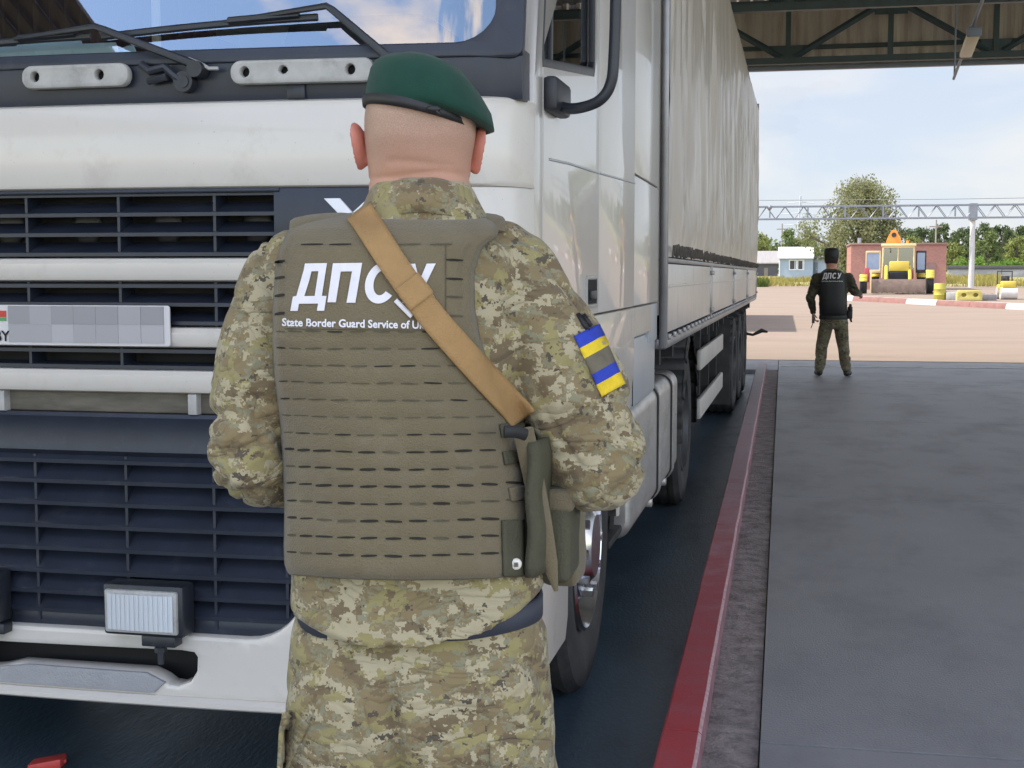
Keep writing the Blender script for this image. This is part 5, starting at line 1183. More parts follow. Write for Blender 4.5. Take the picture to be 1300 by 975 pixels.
HO = hbox('holster', 1079, 397, 0, .07, .11, .17, m_black); hbox('pistol_grip', 1079.5, 390, -.05, .04, .06, .09, m_black, HO)
bm = nb(); tube(bm, [H2(1079, 402, -.02), H2(1081, 409, -.02)], [(.01, .02), (.008, .012)], 8); hobj('holster_strap', bm, m_black, HO)
bm = nb(); RR = []
for py, k in ((400, 0), (404, .005), (405, 0)):
    l, r = H2(1040, py), H2(1076.5, py); RR.append(ering((l.x+r.x)/2, (r.x-l.x)/2+k, -.135-k, .125+k, l.z))
loft(bm, RR, cap=False); hobj('belt', bm, m_black)
p = H2(1032.5, 404, .05); bm = nb(); box(bm, p.x-.02, p.x+.02, p.y-.012, p.y+.012, p.z-.07, p.z+.05, .005, M=Matrix.Identity(4)); tube(bm, [(p.x, p.y, p.z-.06), (p.x-.03, p.y, p.z-.14)], .006, 6)
q = [P2.matrix_world]; o = obj('handheld_radio', bm, pm('grey_handset', (.10, .10, .105), .5)); o.location = (H_.o.x, H_.o.y, 0); o.rotation_euler = (0, 0, H_.h); tag(o, 'small grey handset with short aerial held in the left hand of the far guard', 'radio')

# ------------------------------------------------------------------ yard and background
def mpp(y): return y/F*1.02
# painted kerb blocks across the yard
a = Vector((2.6, 74, 0)); b_ = Vector((13.6, 48, 0)); dv = (b_-a); L = dv.length; ang = math.atan2(dv.y, dv.x)
BAR = empty('traffic_divider', (a.x, a.y, 0), ang, 'low red and white painted divider of concrete blocks lying across the sunny yard', 'divider')
m_rb = pm('divider_red', (.22, .105, .085), .7, var=.2, vscale=3); m_wb = pm('divider_white', (.52, .47, .43), .7, var=.1, vscale=3)
n = int(L/2.6)
for k in range(n):
    z = prof(a.y+dv.y*(k+.5)/n); bm = nb(); x0, x1 = L*k/n+.01, L*(k+1)/n-.01
    r = [[bm.verts.new((x, y, z+zz)) for y, zz in ((-.20, -.02), (-.18, .12), (-.12, .24), (.12, .24), (.18, .12), (.20, -.02))] for x in (x0, x1)]
    for i in range(6): f = bm.faces.new((r[0][i], r[0][(i+1) % 6], r[1][(i+1) % 6], r[1][i])); f.material_index = 1 if i in (2,) else 0
    bm.faces.new(r[0][::-1]); bm.faces.new(r[1]); obj('block', bm, [m_rb if k % 3 else m_wb, m_wb], BAR, 30)

# backhoe loader
m_ly = pm('loader_yellow', (.55, .40, .05), .45, var=.08, vscale=2); m_lor = pm('loader_orange', (.75, .25, .03), .5, var=.1)
m_buck = pm('worn_bucket_steel', (.17, .115, .085), .6, var=.3, vscale=3); m_wf = pm('cab_frame_cream', (.60, .46, .24), .5, var=.08)
m_lgl = pm('cab_glass', (.12, .15, .19), .1, var=.2, vscale=1); m_lred = pm('marker_red', (.35, .05, .06), .5)
LY = 90.; zb = prof(LY); o = YP(1138, 372, LY); k = mpp(LY)/1.02
LD = empty('wheel_loader', (o.x, LY, zb), R(-4), 'yellow wheel loader with raised orange boom and wide brown bucket parked before the brick building', 'loader')
def lp(name, bm, mats, parent=None): return obj(name, bm, mats, parent or LD, 35)
lx = lambda px: (px-1138)*.0535; lz = lambda py: (372-py)*.0535
bm = nb(); r = [[bm.verts.new((x, y, z)) for y, z in ((-2.55, .10), (-2.62, .55), (-2.50, .95), (-2.44, .92), (-2.38, .55), (-1.9, .22), (-1.75, .10))] for x in (lx(1108), lx(1170))]
for i in range(7): bm.faces.new((r[0][i], r[0][(i+1) % 7], r[1][(i+1) % 7], r[1][i]))
bm.faces.new(r[0][::-1]); bm.faces.new(r[1])
for i in range(11): x = lx(1109)+i*(lx(1169)-lx(1109))/10; box(bm, x-.04, x+.04, -1.95, -1.62, .06, .12)
lp('bucket', bm, m_buck)
for s, px_ in ((-1, 1125.5), (1, 1152.5)):
    bm = nb(); tube(bm, [(lx(px_), -2.4, .45), (lx(px_), -2.1, 1.15), (lx(px_), -.9, 1.45), (lx(px_), .3, 1.75)], .11, 8); lp('loader_arm', bm, m_ly)
bm = nb(); box(bm, lx(1129), lx(1152), -.9, .5, lz(345), lz(333), .06); HD = lp('hood', bm, m_ly)
bm = nb(); box(bm, lx(1130), lx(1151), -.95, -.88, lz(356), lz(346), .02); 
for i in range(5): box(bm, lx(1131), lx(1150), -.97, -.94, lz(355.5-2*i), lz(354.7-2*i))
lp('radiator_grille', bm, m_black, HD)
bm = nb(); box(bm, lx(1128), lx(1153), -.85, 2.2, .55, lz(345), .03); lp('chassis', bm, m_chas)
for z, y in ((lz(312), 0),):
    bm = nb(); box(bm, lx(1119), lx(1160), .35, 2.3, lz(315), lz(311.5), .06); lp('roof', bm, m_wf)
bm = nb()
for px_ in (1121, 1158):
    for yy in (.5, 2.2): tube(bm, [(lx(px_), yy, 1.0), (lx(px_)*.97, yy, lz(314))], .06, 6)
tube(bm, [(lx(1139), .5, lz(334)), (lx(1139), .5, lz(314))], .035, 6); box(bm, lx(1121), lx(1158), .42, .5, lz(316.5), lz(314.5)); lp('cab_frame', bm, m_wf)
bm = nb(); box(bm, lx(1122), lx(1157), .52, .55, lz(345), lz(316)); lp('windscreen', bm, m_side); bm = nb(); box(bm, lx(1122), lx(1157), 2.1, 2.13, 1.1, lz(316)); lp('rear_window', bm, m_side)
bm = nb(); box(bm, -.3, .25, 1.2, 1.7, 1.0, 2.2, .08); box(bm, -.18, .12, 1.15, 1.25, 1.6, 2.45, .05); lp('seat', bm, m_chas)
for pa, pb, s in ((1101, 1119, -1), (1160, 1172, 1)):
    bm = plate(rrect(lx(pa), lx(pb), lz(347), lz(320), .06), [rrect(lx(pa)+.08, lx(pb)-.08, lz(343), lz(322.5), .05)], .05, .01); xf(bm, lambda c: (c.x, c.y+.62, c.z)); D = lp('door', bm, m_wf if s < 0 else m_chas)
    bm = plate(rrect(lx(pa)+.07, lx(pb)-.07, lz(343.3), lz(322.2), .05), (), .01); xf(bm, lambda c: (c.x, c.y+.64, c.z)); lp('pane', bm, pm('blue_grey_pane', (.22, .27, .36), .12), D)
bm = nb(); box(bm, lx(1100), lx(1106), -.3, -.2, lz(358), lz(341), .02); lp('marker_board', bm, m_lred)
bm = nb(); box(bm, lx(1152), lx(1157), -.3, -.2, lz(354), lz(343), .02); lp('marker_board', bm, m_lred)
bm = nb(); box(bm, lx(1107.5), lx(1109), -2.7, -2.6, .05, lz(345), .01); lp('marker_rod', bm, m_wf)
bm = nb(); r = [[bm.verts.new((lx(x), y, lz(z))) for x, z in ((1124, 311), (1126, 304), (1131, 294.5), (1136, 293), (1142, 304), (1143, 311))] for y in (2.5, 3.0)]
for i in range(6): bm.faces.new((r[0][i], r[0][(i+1) % 6], r[1][(i+1) % 6], r[1][i]))
bm.faces.new(r[0][::-1]); bm.faces.new(r[1]); box(bm, lx(1130), lx(1138), 2.45, 3.05, .9, lz(311)); BO = lp('boom', bm, m_lor)
bm = nb(); cyl(bm, (lx(1134), 2.75, lz(300)), (0, 1, 0), .16, .7, 14); lp('boom_pin', bm, m_chas, BO)
def lwheel(px_, y, r, w_):
    bm = nb(); x = lx(px_); pr = [(-w_/2, .28*r/.5), (-w_/2, r*.9), (-w_/2*.8, r)]+[(-w_/2*.8+w_*.8*i/8, r-.04*(i % 2)) for i in range(1, 8)]+[(w_/2*.8, r), (w_/2, r*.9), (w_/2, .28*r/.5)]
    lathe(bm, pr, 'x', 28, (x, y, r)); W = lp('wheel', bm, m_rub); bm = nb(); cyl(bm, (x, y, r), (1, 0, 0), r*.57, w_*.7, 20); lp('rim', bm, m_wf, W)
    bm = nb(); n = 10
    for i in range(n):
        a0, a1 = R(20+140*i/n), R(20+140*(i+1)/n); q = lambda a, xx: (xx, y+(r+.06)*math.cos(a), r+(r+.06)*math.sin(a))
        quad(bm, q(a0, x-w_*.55), q(a1, x-w_*.55), q(a1, x+w_*.55), q(a0, x+w_*.55))
    solid(lp('fender', bm, m_ly, W), .03)
lwheel(1099.5, -1.2, .58, .44); lwheel(1175.5, -1.2, .74, .46); lwheel(1113, 1.9, .80, .5); lwheel(1167, 1.9, .78, .5)
bm = nb(); cyl(bm, (lx(1150), 1.2, lz(309.5)), (0, 0, 1), .09, .2, 12); lp('beacon', bm, m_lor)

# small things near the divider
def gy(px, py, Y_): p = YP(px, py, Y_); return p
s_ = lambda Y_: Y_/F/1.0
p = YP(1193, 378, 74); bm = nb(); lathe(bm, [(0, .02), (0, .29), (.03, .31), (.25, .31), (.27, .325), (.30, .31), (.55, .31), (.57, .325), (.60, .31), (.84, .31), (.87, .29), (.86, .02)], 'z', 24)
box(bm, -.36, .36, -.03, .03, .40, .46, .01); o = obj('barrel', bm, pm('barrel_yellow', (.42, .36, .05), .5, var=.2, vscale=4, dirt=((.2, .16, .05), .7, 4, .5, .7))); o.location = (p.x, p.y, prof(74)-.006); tag(o, 'dull yellow ribbed barrel standing right of the loader bucket behind the divider', 'barrel')
p = YP(1231, 378, 72); bm = plate([(-.62, .02), (.62, .02), (.62, .42), (.50, .55), (-.50, .55), (-.62, .42)], [[(c_x+.13*math.cos(2*math.pi*k/14), .30+.10*math.sin(2*math.pi*k/14)) for k in range(14)] for c_x in (-.28, .30)], .6, .02); box(bm, -.45, .45, .25, .5, .10, .5, .01)
o = obj('concrete_block', bm, pm('block_yellow', (.48, .39, .10), .6, var=.12, vscale=4)); o.location = (p.x, p.y, prof(72)-.006-.0); tag(o, 'bright yellow block with two dark round holes on the yard behind the divider', 'block')
for px_, sx, sz, lab, yo in ((1208, .62, .40, 'pale grey concrete block between the yellow barrel and the yellow block', 74), (1254, .80, .32, 'dark grey flat concrete block right of the yellow block with holes', 73)):
    p = YP(px_, 378, yo); bm = nb(); box(bm, -sx/2, sx/2, -.3, .3, 0, sz, .025)
    for xx in (-sx*.25, sx*.25): tube(bm, [(xx-.05, 0, sz-.01), (xx-.05, 0, sz+.05), (xx+.05, 0, sz+.05), (xx+.05, 0, sz-.01)], .012, 6)
    o = obj('concrete_block', bm, pm('block_grey', (.42, .40, .36) if sz == .40 else (.20, .18, .17), .85, var=.15, vscale=4)); o.location = (p.x, p.y, prof(yo)-.006); tag(o, lab, 'block')
p = YP(1278, 378, 76)
RO = empty('road_roller', (p.x, p.y, prof(76)-.006), 0, 'small yellow road roller with grey drum and open driver seat at the right edge', 'roller')
bm = nb(); cyl(bm, (0, -.55, .33), (1, 0, 0), .33, .85, 28); obj('drum', bm, pm('drum_grey', (.50, .46, .42), .5), RO); bm = nb(); cyl(bm, (0, .75, .33), (1, 0, 0), .33, .85, 28); obj('drum', bm, pm('drum_grey2', (.40, .37, .34), .5), RO)
bm = nb(); box(bm, -.36, .36, -.75, .0, .62, .98, .08); box(bm, -.40, .40, .0, .95, .55, .80, .05); obj('body', bm, m_ly, RO)
bm = nb(); box(bm, -.46, -.41, -.62, -.45, .3, .75); box(bm, .41, .46, -.62, -.45, .3, .75); obj('yoke', bm, m_ly, RO)
bm = nb(); box(bm, -.22, .22, .3, .7, .8, .92, .03); box(bm, -.22, .22, .62, .72, .9, 1.25, .03); obj('seat', bm, m_chas, RO)
bm = nb(); tube(bm, [(-.38, .85, .75), (-.38, .85, 1.5), (.38, .85, 1.5), (.38, .85, .75)], .035, 8); obj('roll_bar', bm, m_chas, RO)
bm = nb(); tube(bm, [(0, .05, .9), (0, .15, 1.15)], .025, 8); lathe(bm, [(-.015, .15), (0, .165), (.015, .15), (0, .135), (-.015, .15)], 'z', 18, (0, .16, 1.16)); obj('steering_wheel', bm, m_chas, RO)

# white house with blue-grey walls
HY = 142.; s = HY/F*1.0
def wx(px, Y_=HY): return YP(px, 345, Y_).x
def wz(py, Y_=HY): return YP(1020, py, Y_).z
m_hw = pm('blue_grey_wall', (.36, .42, .50), .8, var=.06); m_hr = pm('white_metal_roof', (.74, .74, .75), .45, var=.05, stretch=(6, .2, .2), vscale=2); m_win = pm('dark_pane', (.03, .035, .045), .15); m_fr = pm('white_frame', (.75, .76, .78), .5)
HO_ = empty('house', (wx(1016), HY, prof(HY)-.01), 0, 'small blue-grey house with a white roof and white framed window left of the far guard', 'house')
def hp(name, bm, mats, parent=None): xf(bm, lambda c: (c.x-wx(1016), c.y-HY, c.z-prof(HY)+.01)); return obj(name, bm, mats, parent or HO_, 30)
zt = wz(328); zg = prof(HY)-.1
bm = nb(); box(bm, wx(989), wx(1032), HY, HY+4, zg, zt); box(bm, wx(1032.3), wx(1049), HY+.5, HY+4, zg, wz(329)); hp('wall', bm, m_hw)
bm = nb(); y0, y1 = HY-.35, HY+2; a0, a1 = wx(987.5), wx(1033)
r = [[bm.verts.new((x, y, z)) for y, z in ((y0, zt-.02), (y0, zt+.07), (y1, wz(313)), (HY+4.3, zt+.07), (HY+4.3, zt-.02))] for x in (a0, a1)]
for i in range(5): bm.faces.new((r[0][i], r[0][(i+1) % 5], r[1][(i+1) % 5], r[1][i]))
bm.faces.new(r[0][::-1]); bm.faces.new(r[1]); hp('roof', bm, m_hr)
bm = nb(); box(bm, wx(1031), wx(1051), HY+.1, HY+4.2, wz(329)+.005, wz(326), .02); hp('annex_roof', bm, pm('dark_roof_edge', (.07, .07, .08), .7))
for pa, pb in ((1001.5, 1011.5), (1012, 1021)):
    bm = plate(rrect(wx(pa), wx(pb), wz(343), wz(329.7), .01), [rrect(wx(pa)+.10, wx(pb)-.10, wz(343)+.1, wz(329.7)-.1, .01)], .08, .01); xf(bm, lambda c: (c.x, c.y+HY-.05, c.z)); W = hp('window', bm, m_fr)
    bm = nb(); box(bm, wx(pa)+.09, wx(pb)-.09, HY-.02, HY-.005, wz(343)+.09, wz(329.7)-.09); hp('pane', bm, m_win, W); bm = nb(); x = (wx(pa)+wx(pb))/2+.2; box(bm, x-.03, x+.03, HY-.045, HY-.021, wz(343)+.1, wz(329.7)-.1); hp('mullion', bm, m_fr, W)
bm = nb(); box(bm, wx(1033.5), wx(1038), HY+.43, HY+.49, zg, wz(333), .01); D = hp('door', bm, pm('door_grey', (.16, .18, .21), .6)); bm = nb(); box(bm, wx(1037), wx(1037.4), HY+.40, HY+.43, wz(343), wz(341.5)); hp('handle', bm, m_fr, D)
for px_ in (989.2,):
    bm = nb(); box(bm, wx(988.6), wx(990.2), HY-.06, HY-.005, zg, zt-.03); hp('corner_trim', bm, m_fr)
# grey shed further left
SY = 165.; SH = empty('shed', (YP(974, 345, SY).x, SY, prof(SY)-.02), 0, 'brownish grey shed with a low dark wall between the trailer and the white house', 'shed')
def shp(name, bm, m, par=None): xf(bm, lambda c: (c.x-SH.location.x, c.y-SY, c.z-SH.location.z)); return obj(name, bm, m, par or SH, 30)
X_ = lambda px: YP(px, 345, SY).x; Z_ = lambda py: YP(1000, py, SY).z
bm = nb(); box(bm, X_(940), X_(987), SY, SY+5, prof(SY)-.3, Z_(334)); shp('wall', bm, pm('shed_wall', (.085, .08, .09), .85, var=.3, vscale=.6))
bm = nb(); r = [[bm.verts.new((x, y, z)) for y, z in ((SY-.4, Z_(335)), (SY-.4, Z_(333.5)), (SY+2.6, Z_(318)), (SY+5.4, Z_(333.5)), (SY+5.4, Z_(335)))] for x in (X_(938), X_(989))]
for i in range(5): bm.faces.new((r[0][i], r[0][(i+1) % 5], r[1][(i+1) % 5], r[1][i]))
bm.faces.new(r[0][::-1]); bm.faces.new(r[1]); shp('roof', bm, pm('asbestos_roof', (.27, .25, .24), .9, var=.12, vscale=.8, stretch=(8, 1, 1)))
bm = nb(); box(bm, X_(970), X_(975), SY-.06, SY-.005, prof(SY)-.3, Z_(340)); shp('door', bm, pm('shed_door', (.20, .17, .14), .8))
# brick building
BY = 106.; m_brick = bpy.data.materials.new('red_brick'); m_brick.use_nodes = True; t = m_brick.node_tree; b = t.nodes['Principled BSDF']; b.inputs['Roughness'].default_value = .9
tcx = N(t, 'ShaderNodeTexCoord'); mpx = N(t, 'ShaderNodeMapping'); mpx.inputs['Rotation'].default_value = (R(90), 0, 0); bk = N(t, 'ShaderNodeTexBrick'); bk.inputs['Scale'].default_value = 3.2; bk.inputs['Color1'].default_value = (.36, .165, .12, 1); bk.inputs['Color2'].default_value = (.29, .13, .10, 1); bk.inputs['Mortar'].default_value = (.36, .25, .20, 1); bk.inputs['Mortar Size'].default_value = .012
t.links.new(tcx.outputs['Object'], mpx.inputs[0]); t.links.new(mpx.outputs[0], bk.inputs['Vector']); t.links.new(bk.outputs['Color'], b.inputs['Base Color'])
BB = empty('brick_building', (YP(1140, 345, BY).x, BY, prof(BY)-.02), 0, 'low flat-roofed red brick building behind the yellow loader', 'building')
def bp_(name, bm, m, par=None): xf(bm, lambda c: (c.x-BB.location.x, c.y-BY, c.z-BB.location.z)); return obj(name, bm, m, par or BB, 30)
X_ = lambda px: YP(px, 345, BY).x; Z_ = lambda py: YP(1140, py, BY).z
bm = nb(); box(bm, X_(1080), X_(1201), BY, BY+7, prof(BY)-.3, Z_(311)); bp_('wall', bm, m_brick)
bm = nb(); box(bm, X_(1078.5), X_(1202.5), BY-.15, BY+7.15, Z_(311)+.003, Z_(308.5), .02); bp_('roof', bm, pm('roof_edge', (.24, .13, .105), .8, var=.1))
bm = nb(); box(bm, X_(1176), X_(1188), BY-.05, BY-.004, prof(BY)-.2, Z_(334)); bp_('door', bm, pm('steel_door', (.20, .12, .10), .6))
bm = nb(); cyl(bm, (X_(1092), BY+2, Z_(306)), (0, 0, 1), .15, .6, 12); bp_('vent_pipe', bm, m_steel)
# catenary gantry
GY = 118.; m_gs = pm('galvanised_grey', (.20, .21, .23), .5, .3, var=.1); m_gc = pm('pale_concrete_post', (.50, .48, .45), .8, var=.1)
GA = empty('catenary_gantry', (YP(1234, 345, GY).x, GY, prof(GY)-.02), 0, 'long grey lattice gantry on a pale post crossing above the loader and trees', 'gantry')
def gp(name, bm, m, par=None): xf(bm, lambda c: (c.x-GA.location.x, c.y-GY, c.z-GA.location.z)); return obj(name, bm, m, par or GA, 0)
X_ = lambda px: YP(px, 300, GY).x; Z_ = lambda py: YP(1150, py, GY).z
za, zb_ = Z_(261), Z_(277); x0, x1 = X_(880), X_(1480)
bm = nb()
for yy in (GY-.45, GY+.45):
    box(bm, x0, x1, yy-.06, yy+.06, za-.06, za+.06); box(bm, x0, x1, yy-.06, yy+.06, zb_-.06, zb_+.06)
    n = int((x1-x0)/.78)
    for i in range(n):
        a, c = x0+.78*i, x0+.78*(i+1); tube(bm, [(a, yy, zb_ if i % 2 else za), (c, yy, za if i % 2 else zb_)], .032, 4)
for i in range(0, int((x1-x0)/1.56)): x = x0+1.56*i; box(bm, x-.03, x+.03, GY-.45, GY+.45, zb_-.03, zb_+.03)
gp('lattice_beam', bm, m_gs)
for px_ in (977, 1025, 1072, 1120, 1165, 1211): bm = nb(); box(bm, X_(px_)-.06, X_(px_)+.06, GY-.52, GY-.40, zb_+.1, Z_(262)); gp('hanger', bm, m_gs)
bm = nb(); bmesh.ops.create_uvsphere(bm, u_segments=10, v_segments=8, radius=.2, matrix=Matrix.Translation((X_(977), GY-.55, Z_(262)))); gp('insulator', bm, m_gs)
for px_ in (1234.5, 1470):
    bm = nb(); tube(bm, [(X_(px_), GY, prof(GY)-.3), (X_(px_), GY, za)], [.25, .20], 16); o = gp('post', bm, m_gc); bm = nb(); box(bm, X_(px_)-.30, X_(px_)+.30, GY-.5, GY+.5, zb_-.20, za+.12); gp('post_head', bm, m_gs, o)
bm = nb(); tube(bm, [(X_(880), GY-5, Z_(256)), (X_(1180), GY-5, Z_(257.5)), (X_(1480), GY-5, Z_(256))], .025, 5); o = obj('overhead_wire', bm, m_gs); tag(o, 'thin overhead wire strung just above the lattice gantry', 'wire')
# poles and pylon far off
for px_, top, Y_, r_, lab in ((1187, 279, 170, .13, 'thin wooden pole rising behind the brick building'), (992, 284, 210, .15, 'thin dark pole among the trees left of the gantry tree')):
    zz = YP(px_, top, Y_).z; b0 = prof(Y_)-.3; p = YP(px_, 345, Y_)
    bm = nb(); tube(bm, [(0, 0, 0), (0, 0, zz-b0)], [r_, r_*.7], 8); box(bm, -.8, .8, -.05, .05, zz-b0-.9, zz-b0-.75); o = obj('utility_pole', bm, pm('pole_wood', (.25, .22, .19), .9)); o.location = (p.x, p.y, b0); tag(o, lab, 'pole')
p = YP(1015, 345, 420); zz = YP(1015, 248, 420).z; bm = nb(); hh = zz-1.5
for sx in (-1, 1):
    for sy in (-1, 1): tube(bm, [(sx*2.2, sy*2.2, 0), (sx*.7, sy*.7, hh*.6), (sx*.15, sy*.15, hh)], .13, 4)
for i in range(12):
    f0, f1 = i/12, (i+1)/12; w0 = 2.2-(1.5*min(1, f0/.6)) if f0 < .6 else .7-.55*(f0-.6)/.4; w1 = 2.2-(1.5*min(1, f1/.6)) if f1 < .6 else .7-.55*(f1-.6)/.4
    tube(bm, [(-w0, -w0, hh*f0), (w1, -w1, hh*f1)], .08, 4); tube(bm, [(w0, -w0, hh*f0), (-w1, -w1, hh*f1)], .08, 4)
for f, l_ in ((.62, 5.0), (.76, 6.0), (.90, 4.0)): tube(bm, [(-l_, 0, hh*f), (0, 0, hh*f+.4), (l_, 0, hh*f)], .12, 4)
o = obj('power_pylon', bm, pm('pylon_grey', (.42, .44, .47), .6), smooth=0); o.location = (p.x, p.y, 1.5); tag(o, 'faint grey lattice power pylon far off behind the gantry on the left', 'pylon')
# low wall by the railway on the right
WY = 150.; o_ = YP(1260, 345, WY); bm = nb(); X_ = lambda px: YP(px, 345, WY).x
for i in range(8): x = X_(1203)+i*2.75; box(bm, x-o_.x, x+2.7-o_.x, -.1, .1, 0, .82, .02)
WL_ = empty('boundary_wall', (o_.x, WY, prof(WY)-.02), 0, 'long low grey panel wall with a dark coping right of the brick building', 'wall'); obj('wall_panels', bm, pm('wall_grey', (.30, .29, .29), .85, var=.2, vscale=.7), WL_)
bm = nb(); box(bm, X_(1202)-o_.x, X_(1203)+22.2-o_.x, -.2, .2, .823, 1.22, .03); obj('coping', bm, pm('wall_dark', (.075, .07, .07), .85), WL_)

# ---- vegetation
def leafmat(name, c0, c1, tr=.35):
    m = bpy.data.materials.new(name); m.use_nodes = True; t = m.node_tree; t.nodes.clear(); o = N(t, 'ShaderNodeOutputMaterial')
    d = N(t, 'ShaderNodeBsdfDiffuse'); s = N(t, 'ShaderNodeBsdfTranslucent'); x = N(t, 'ShaderNodeMixShader'); x.inputs['Fac'].default_value = tr
    g = N(t, 'ShaderNodeNewGeometry'); r = N(t, 'ShaderNodeValToRGB'); r.color_ramp.elements[0].color = c0+(1,); r.color_ramp.elements[1].color = c1+(1,)
    c = N(t, 'ShaderNodeTexCoord'); n = N(t, 'ShaderNodeTexNoise'); n.inputs['Scale'].default_value = .7; a = N(t, 'ShaderNodeMath', operation='MULTIPLY_ADD'); a.inputs[1].default_value = .5
    mth = N(t, 'ShaderNodeMath', operation='MULTIPLY_ADD'); mth.inputs[1].default_value = 1.4; mth.inputs[2].default_value = -.45
    t.links.new(c.outputs['Object'], n.inputs['Vector']); t.links.new(n.outputs['Fac'], mth.inputs[0]); t.links.new(g.outputs['Random Per Island'], a.inputs[0]); t.links.new(mth.outputs[0], a.inputs[2]); t.links.new(a.outputs[0], r.inputs['Fac'])
    t.links.new(r.outputs[0], d.inputs['Color']); t.links.new(r.outputs[0], s.inputs['Color']); t.links.new(d.outputs[0], x.inputs[1]); t.links.new(s.outputs[0], x.inputs[2]); t.links.new(x.outputs[0], o.inputs['Surface']); return m
m_bark = pm('grey_bark', (.14, .115, .095), .95, var=.3, vscale=4, bump=.5, bscale=10)
def crown_mesh(name, clumps, per, leaf, seed, mat, droop=0):
    r = random.Random(seed); vs, fs = [], []
    for (cx, cy, cz, cr_) in clumps:
        for _ in range(int(per*cr_*cr_)):
            d = Vector((r.gauss(0, 1), r.gauss(0, 1), r.gauss(0, 1))).normalized()*cr_*(r.random()**.4)
            p = Vector((cx, cy, cz))+Vector((d.x, d.y, d.z*(1+droop)-(droop*.3*cr_))); a = Vector((r.gauss(0, 1), r.gauss(0, 1), r.gauss(0, 1)-droop)).normalized(); b = a.orthogonal().normalized(); b = (b*math.cos(r.random()*6)+a.cross(b)*math.sin(r.random()*6)); l = leaf*r.uniform(.6, 1.3)
            k = len(vs); vs += [p-a*l-b*l*.1, p+b*l*.55, p+a*l, p-b*l*.55]; fs.append((k, k+1, k+2, k+3))
    me = bpy.data.meshes.new(name); me.from_pydata([tuple(v) for v in vs], [], fs); me.materials.append(mat); return me
def tree(name, loc, h, wr, seed, mat, leaf, n=46, per=26, label=None, group=None, droop=0, cat='tree'):
    r = random.Random(seed); T = empty(name, loc, 0, label, cat, group); cl = []; bm = nb()
    tube(bm, [(0, 0, -.2), (r.uniform(-.1, .1)*wr, 0, h*.25), (r.uniform(-.1, .1)*wr, 0, h*.55), (0, 0, h*.85)], [h*.028, h*.022, h*.014, h*.004], 8)
    for i in range(n):
        a = r.uniform(0, 6.28); v = r.random(); zz = h*((.24 if not droop else .16)+(.70 if not droop else .76)*v); lim = wr*math.sin(math.pi*(.16+.78*v))**.8*(.85+(.3 if not droop else .45)*mn.noise(Vector((math.cos(a)*1.5, math.sin(a)*1.5, v*3+seed)))); q = lim*r.uniform(.35, .95); c = (q*math.cos(a), q*math.sin(a), zz, h*(r.uniform(.07, .125) if not droop else r.uniform(.045, .105))); cl.append(c)
        if i % 2 == 0: b0 = max(h*.2, zz-q*.8); tube(bm, [(0, 0, b0), (c[0]*.5, c[1]*.5, (b0+zz)/2+.1), c[:3]], [h*.011, h*.007, h*.003], 5, cap=False)
    obj('trunk', bm, m_bark, T); me = crown_mesh('crown', cl, per/((h*.1)**2), leaf, seed, mat, droop); o = obj('crown', me, mat, T, 0); return T
m_willow = leafmat('pale_willow_leaf', (.15, .17, .07), (.36, .35, .20), .5); m_lt = leafmat('yellow_green_leaf', (.11, .14, .045), (.34, .36, .13), .4); m_mid = leafmat('mid_green_leaf', (.08, .115, .045), (.23, .27, .11), .35); m_dk = leafmat('dark_green_leaf', (.05, .075, .035), (.15, .18, .085), .3); m_hedge = leafmat('hedge_leaf', (.10, .20, .04), (.26, .38, .09), .4)
TY_ = 132.
p = YP(1088, 345, TY_); tree('willow_tree', (p.x, TY_, prof(TY_)-.1), YP(1088, 222, TY_).z-prof(TY_), 5.6, 11, m_willow, .125, 210, 190, 'tall pale green willow tree rising behind the far guard and brick building', None, .5)
src = {}
def put(name, px, top, Y_, wpx, mat, key, seed, label, group):
    p = YP(px, 345, Y_); b0 = prof(Y_)-.3; h = YP(px, top, Y_).z-b0; wr = wpx*Y_/F/2
    if key not in src: src[key] = (tree(name, (p.x, Y_, b0), 10, 4.5, seed, mat, .33, 44, 60, label, group), 10, 4.5); T = src[key][0]
    else: T = copy_tree(src[key][0]); tag(T, label, None, group); T.rotation_euler = (0, 0, seed*1.3)
    T.location = (p.x, Y_, b0); T.scale = (wr/4.5, wr/4.5, h/10)
put('broadleaf_tree', 966, 296, 190, 34, m_lt, 'lt', 1, 'yellow-green tree beside the trailer edge behind the grey shed', 'trees behind the yard')
put('broadleaf_tree', 1002, 291, 200, 44, m_mid, 'mid', 2, 'rounded green tree behind the white house roof', 'trees behind the yard')
put('broadleaf_tree', 1028, 294, 205, 36, m_mid, 'mid', 3, 'green tree just left of the pale willow', 'trees behind the yard')
put('broadleaf_tree', 1122, 296, 170, 36, m_dk, 'dk', 4, 'dark tree between the willow and the orange boom', 'trees behind the yard')
put('broadleaf_tree', 1158, 300, 185, 40, m_lt, 'lt', 5, 'light green tree above the loader cab roof', 'trees behind the yard')
put('broadleaf_tree', 1212, 308, 165, 42, m_lt, 'lt', 6, 'yellow-green tree left of the gantry post', 'trees behind the yard')
put('broadleaf_tree', 1254, 294, 170, 50, m_mid, 'mid', 7, 'broad green tree right of the gantry post', 'trees behind the yard')
put('broadleaf_tree', 1290, 300, 175, 44, m_lt, 'lt', 8, 'light green tree at the right edge behind the wall', 'trees behind the yard')
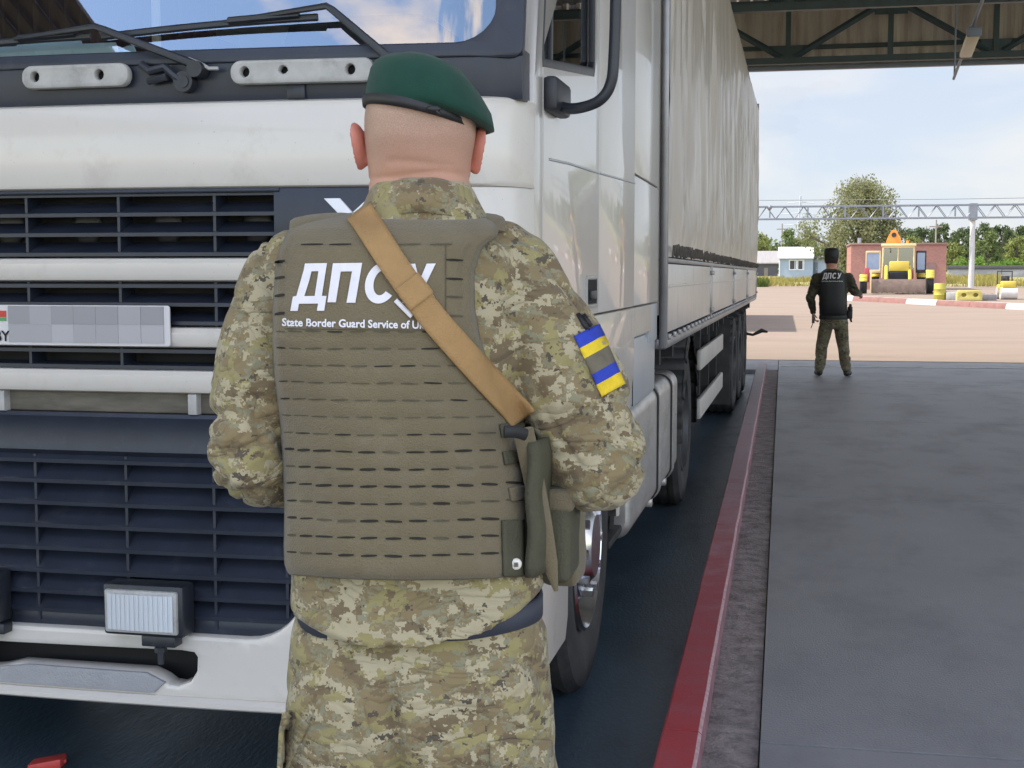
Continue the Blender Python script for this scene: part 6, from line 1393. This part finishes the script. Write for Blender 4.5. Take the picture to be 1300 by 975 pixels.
for i, (px_, top) in enumerate(((1150, 288), (1172, 287), (1196, 282), (1222, 287), (1246, 281), (1272, 284), (1300, 285), (1330, 283))):
    put('dark_tree', px_, top, 235+7*(i % 3), 46, m_dk, 'dk', 20+i, ['dark wood tree above the loader', 'dark wood tree above the right end of the brick building', 'dark wood tree right of the thin wooden pole', 'dark wood tree just left of the gantry post head', 'dark wood tree just right of the gantry post head', 'dark wood tree farther right of the gantry post', 'dark wood tree cut by the right edge', 'dark wood tree beyond the right edge'][i], 'dark trees of the wood behind')
# far wood that reads as one mass
bm = nb(); r = random.Random(9); cl = []
for i in range(230): x = -260+520*i/230; cl.append((x+r.uniform(-2, 2), r.uniform(-8, 8), r.uniform(1.5, 6.5), r.uniform(2.6, 4.2)))
me = crown_mesh('far_wood', cl, 13, .75, 3, m_mid); o = obj('far_wood', me, m_mid, None, 0); o.location = (40, 330, prof(330)); tag(o, kind='stuff')
# hedge and grass
cl = []; r = random.Random(12); HX = YP(1275, 345, 156)
for i in range(46): cl.append((-5.2+.30*i, r.uniform(-.4, .4), r.uniform(.5, 1.5+.35*math.sin(i*.35)), r.uniform(.5, .8)))
me = crown_mesh('hedge', cl, 170, .16, 5, m_hedge); o = obj('hedge', me, m_hedge, None, 0); o.location = (HX.x, 156, prof(156)); tag(o, 'bright green clipped hedge growing behind the low wall at right', 'hedge')
def grass(x0, x1, y0, y1, n, h, mat, seed):
    r = random.Random(seed); vs, fs = [], []
    for _ in range(n):
        x, y = r.uniform(x0, x1), r.uniform(y0, y1)
        if mn.noise(Vector((x*.3, y*.3, seed))) < -.15: continue
        hh = h*r.uniform(.5, 1.3); a = r.uniform(0, 3.14); dx, dy = .05*math.cos(a), .05*math.sin(a); z = prof(y)-.02; k = len(vs); vs += [(x-dx, y-dy, z), (x+dx, y+dy, z), (x+r.uniform(-.15, .15), y+r.uniform(-.15, .15), z+hh)]; fs.append((k, k+1, k+2))
    me = bpy.data.meshes.new('g'); me.from_pydata(vs, [], fs); return me
m_gr = leafmat('dry_yellow_grass', (.20, .19, .055), (.46, .38, .13), .3); m_gg = leafmat('green_grass', (.06, .10, .025), (.16, .19, .05), .3)
o = obj('grass', grass(YP(940, 345, 120).x, YP(1090, 345, 130).x, 121, 141, 5200, .42, m_gr, 1), m_gr, None, 0); tag(o, kind='stuff')
o = obj('grass', grass(YP(1160, 345, 120).x, YP(1310, 345, 130).x, 121, 149, 7000, .45, m_gr, 2), m_gr, None, 0); tag(o, kind='stuff')
o = obj('grass', grass(YP(935, 345, 118).x, YP(975, 345, 118).x, 118, 128, 2600, .65, m_gg, 3), m_gg, None, 0); tag(o, kind='stuff')
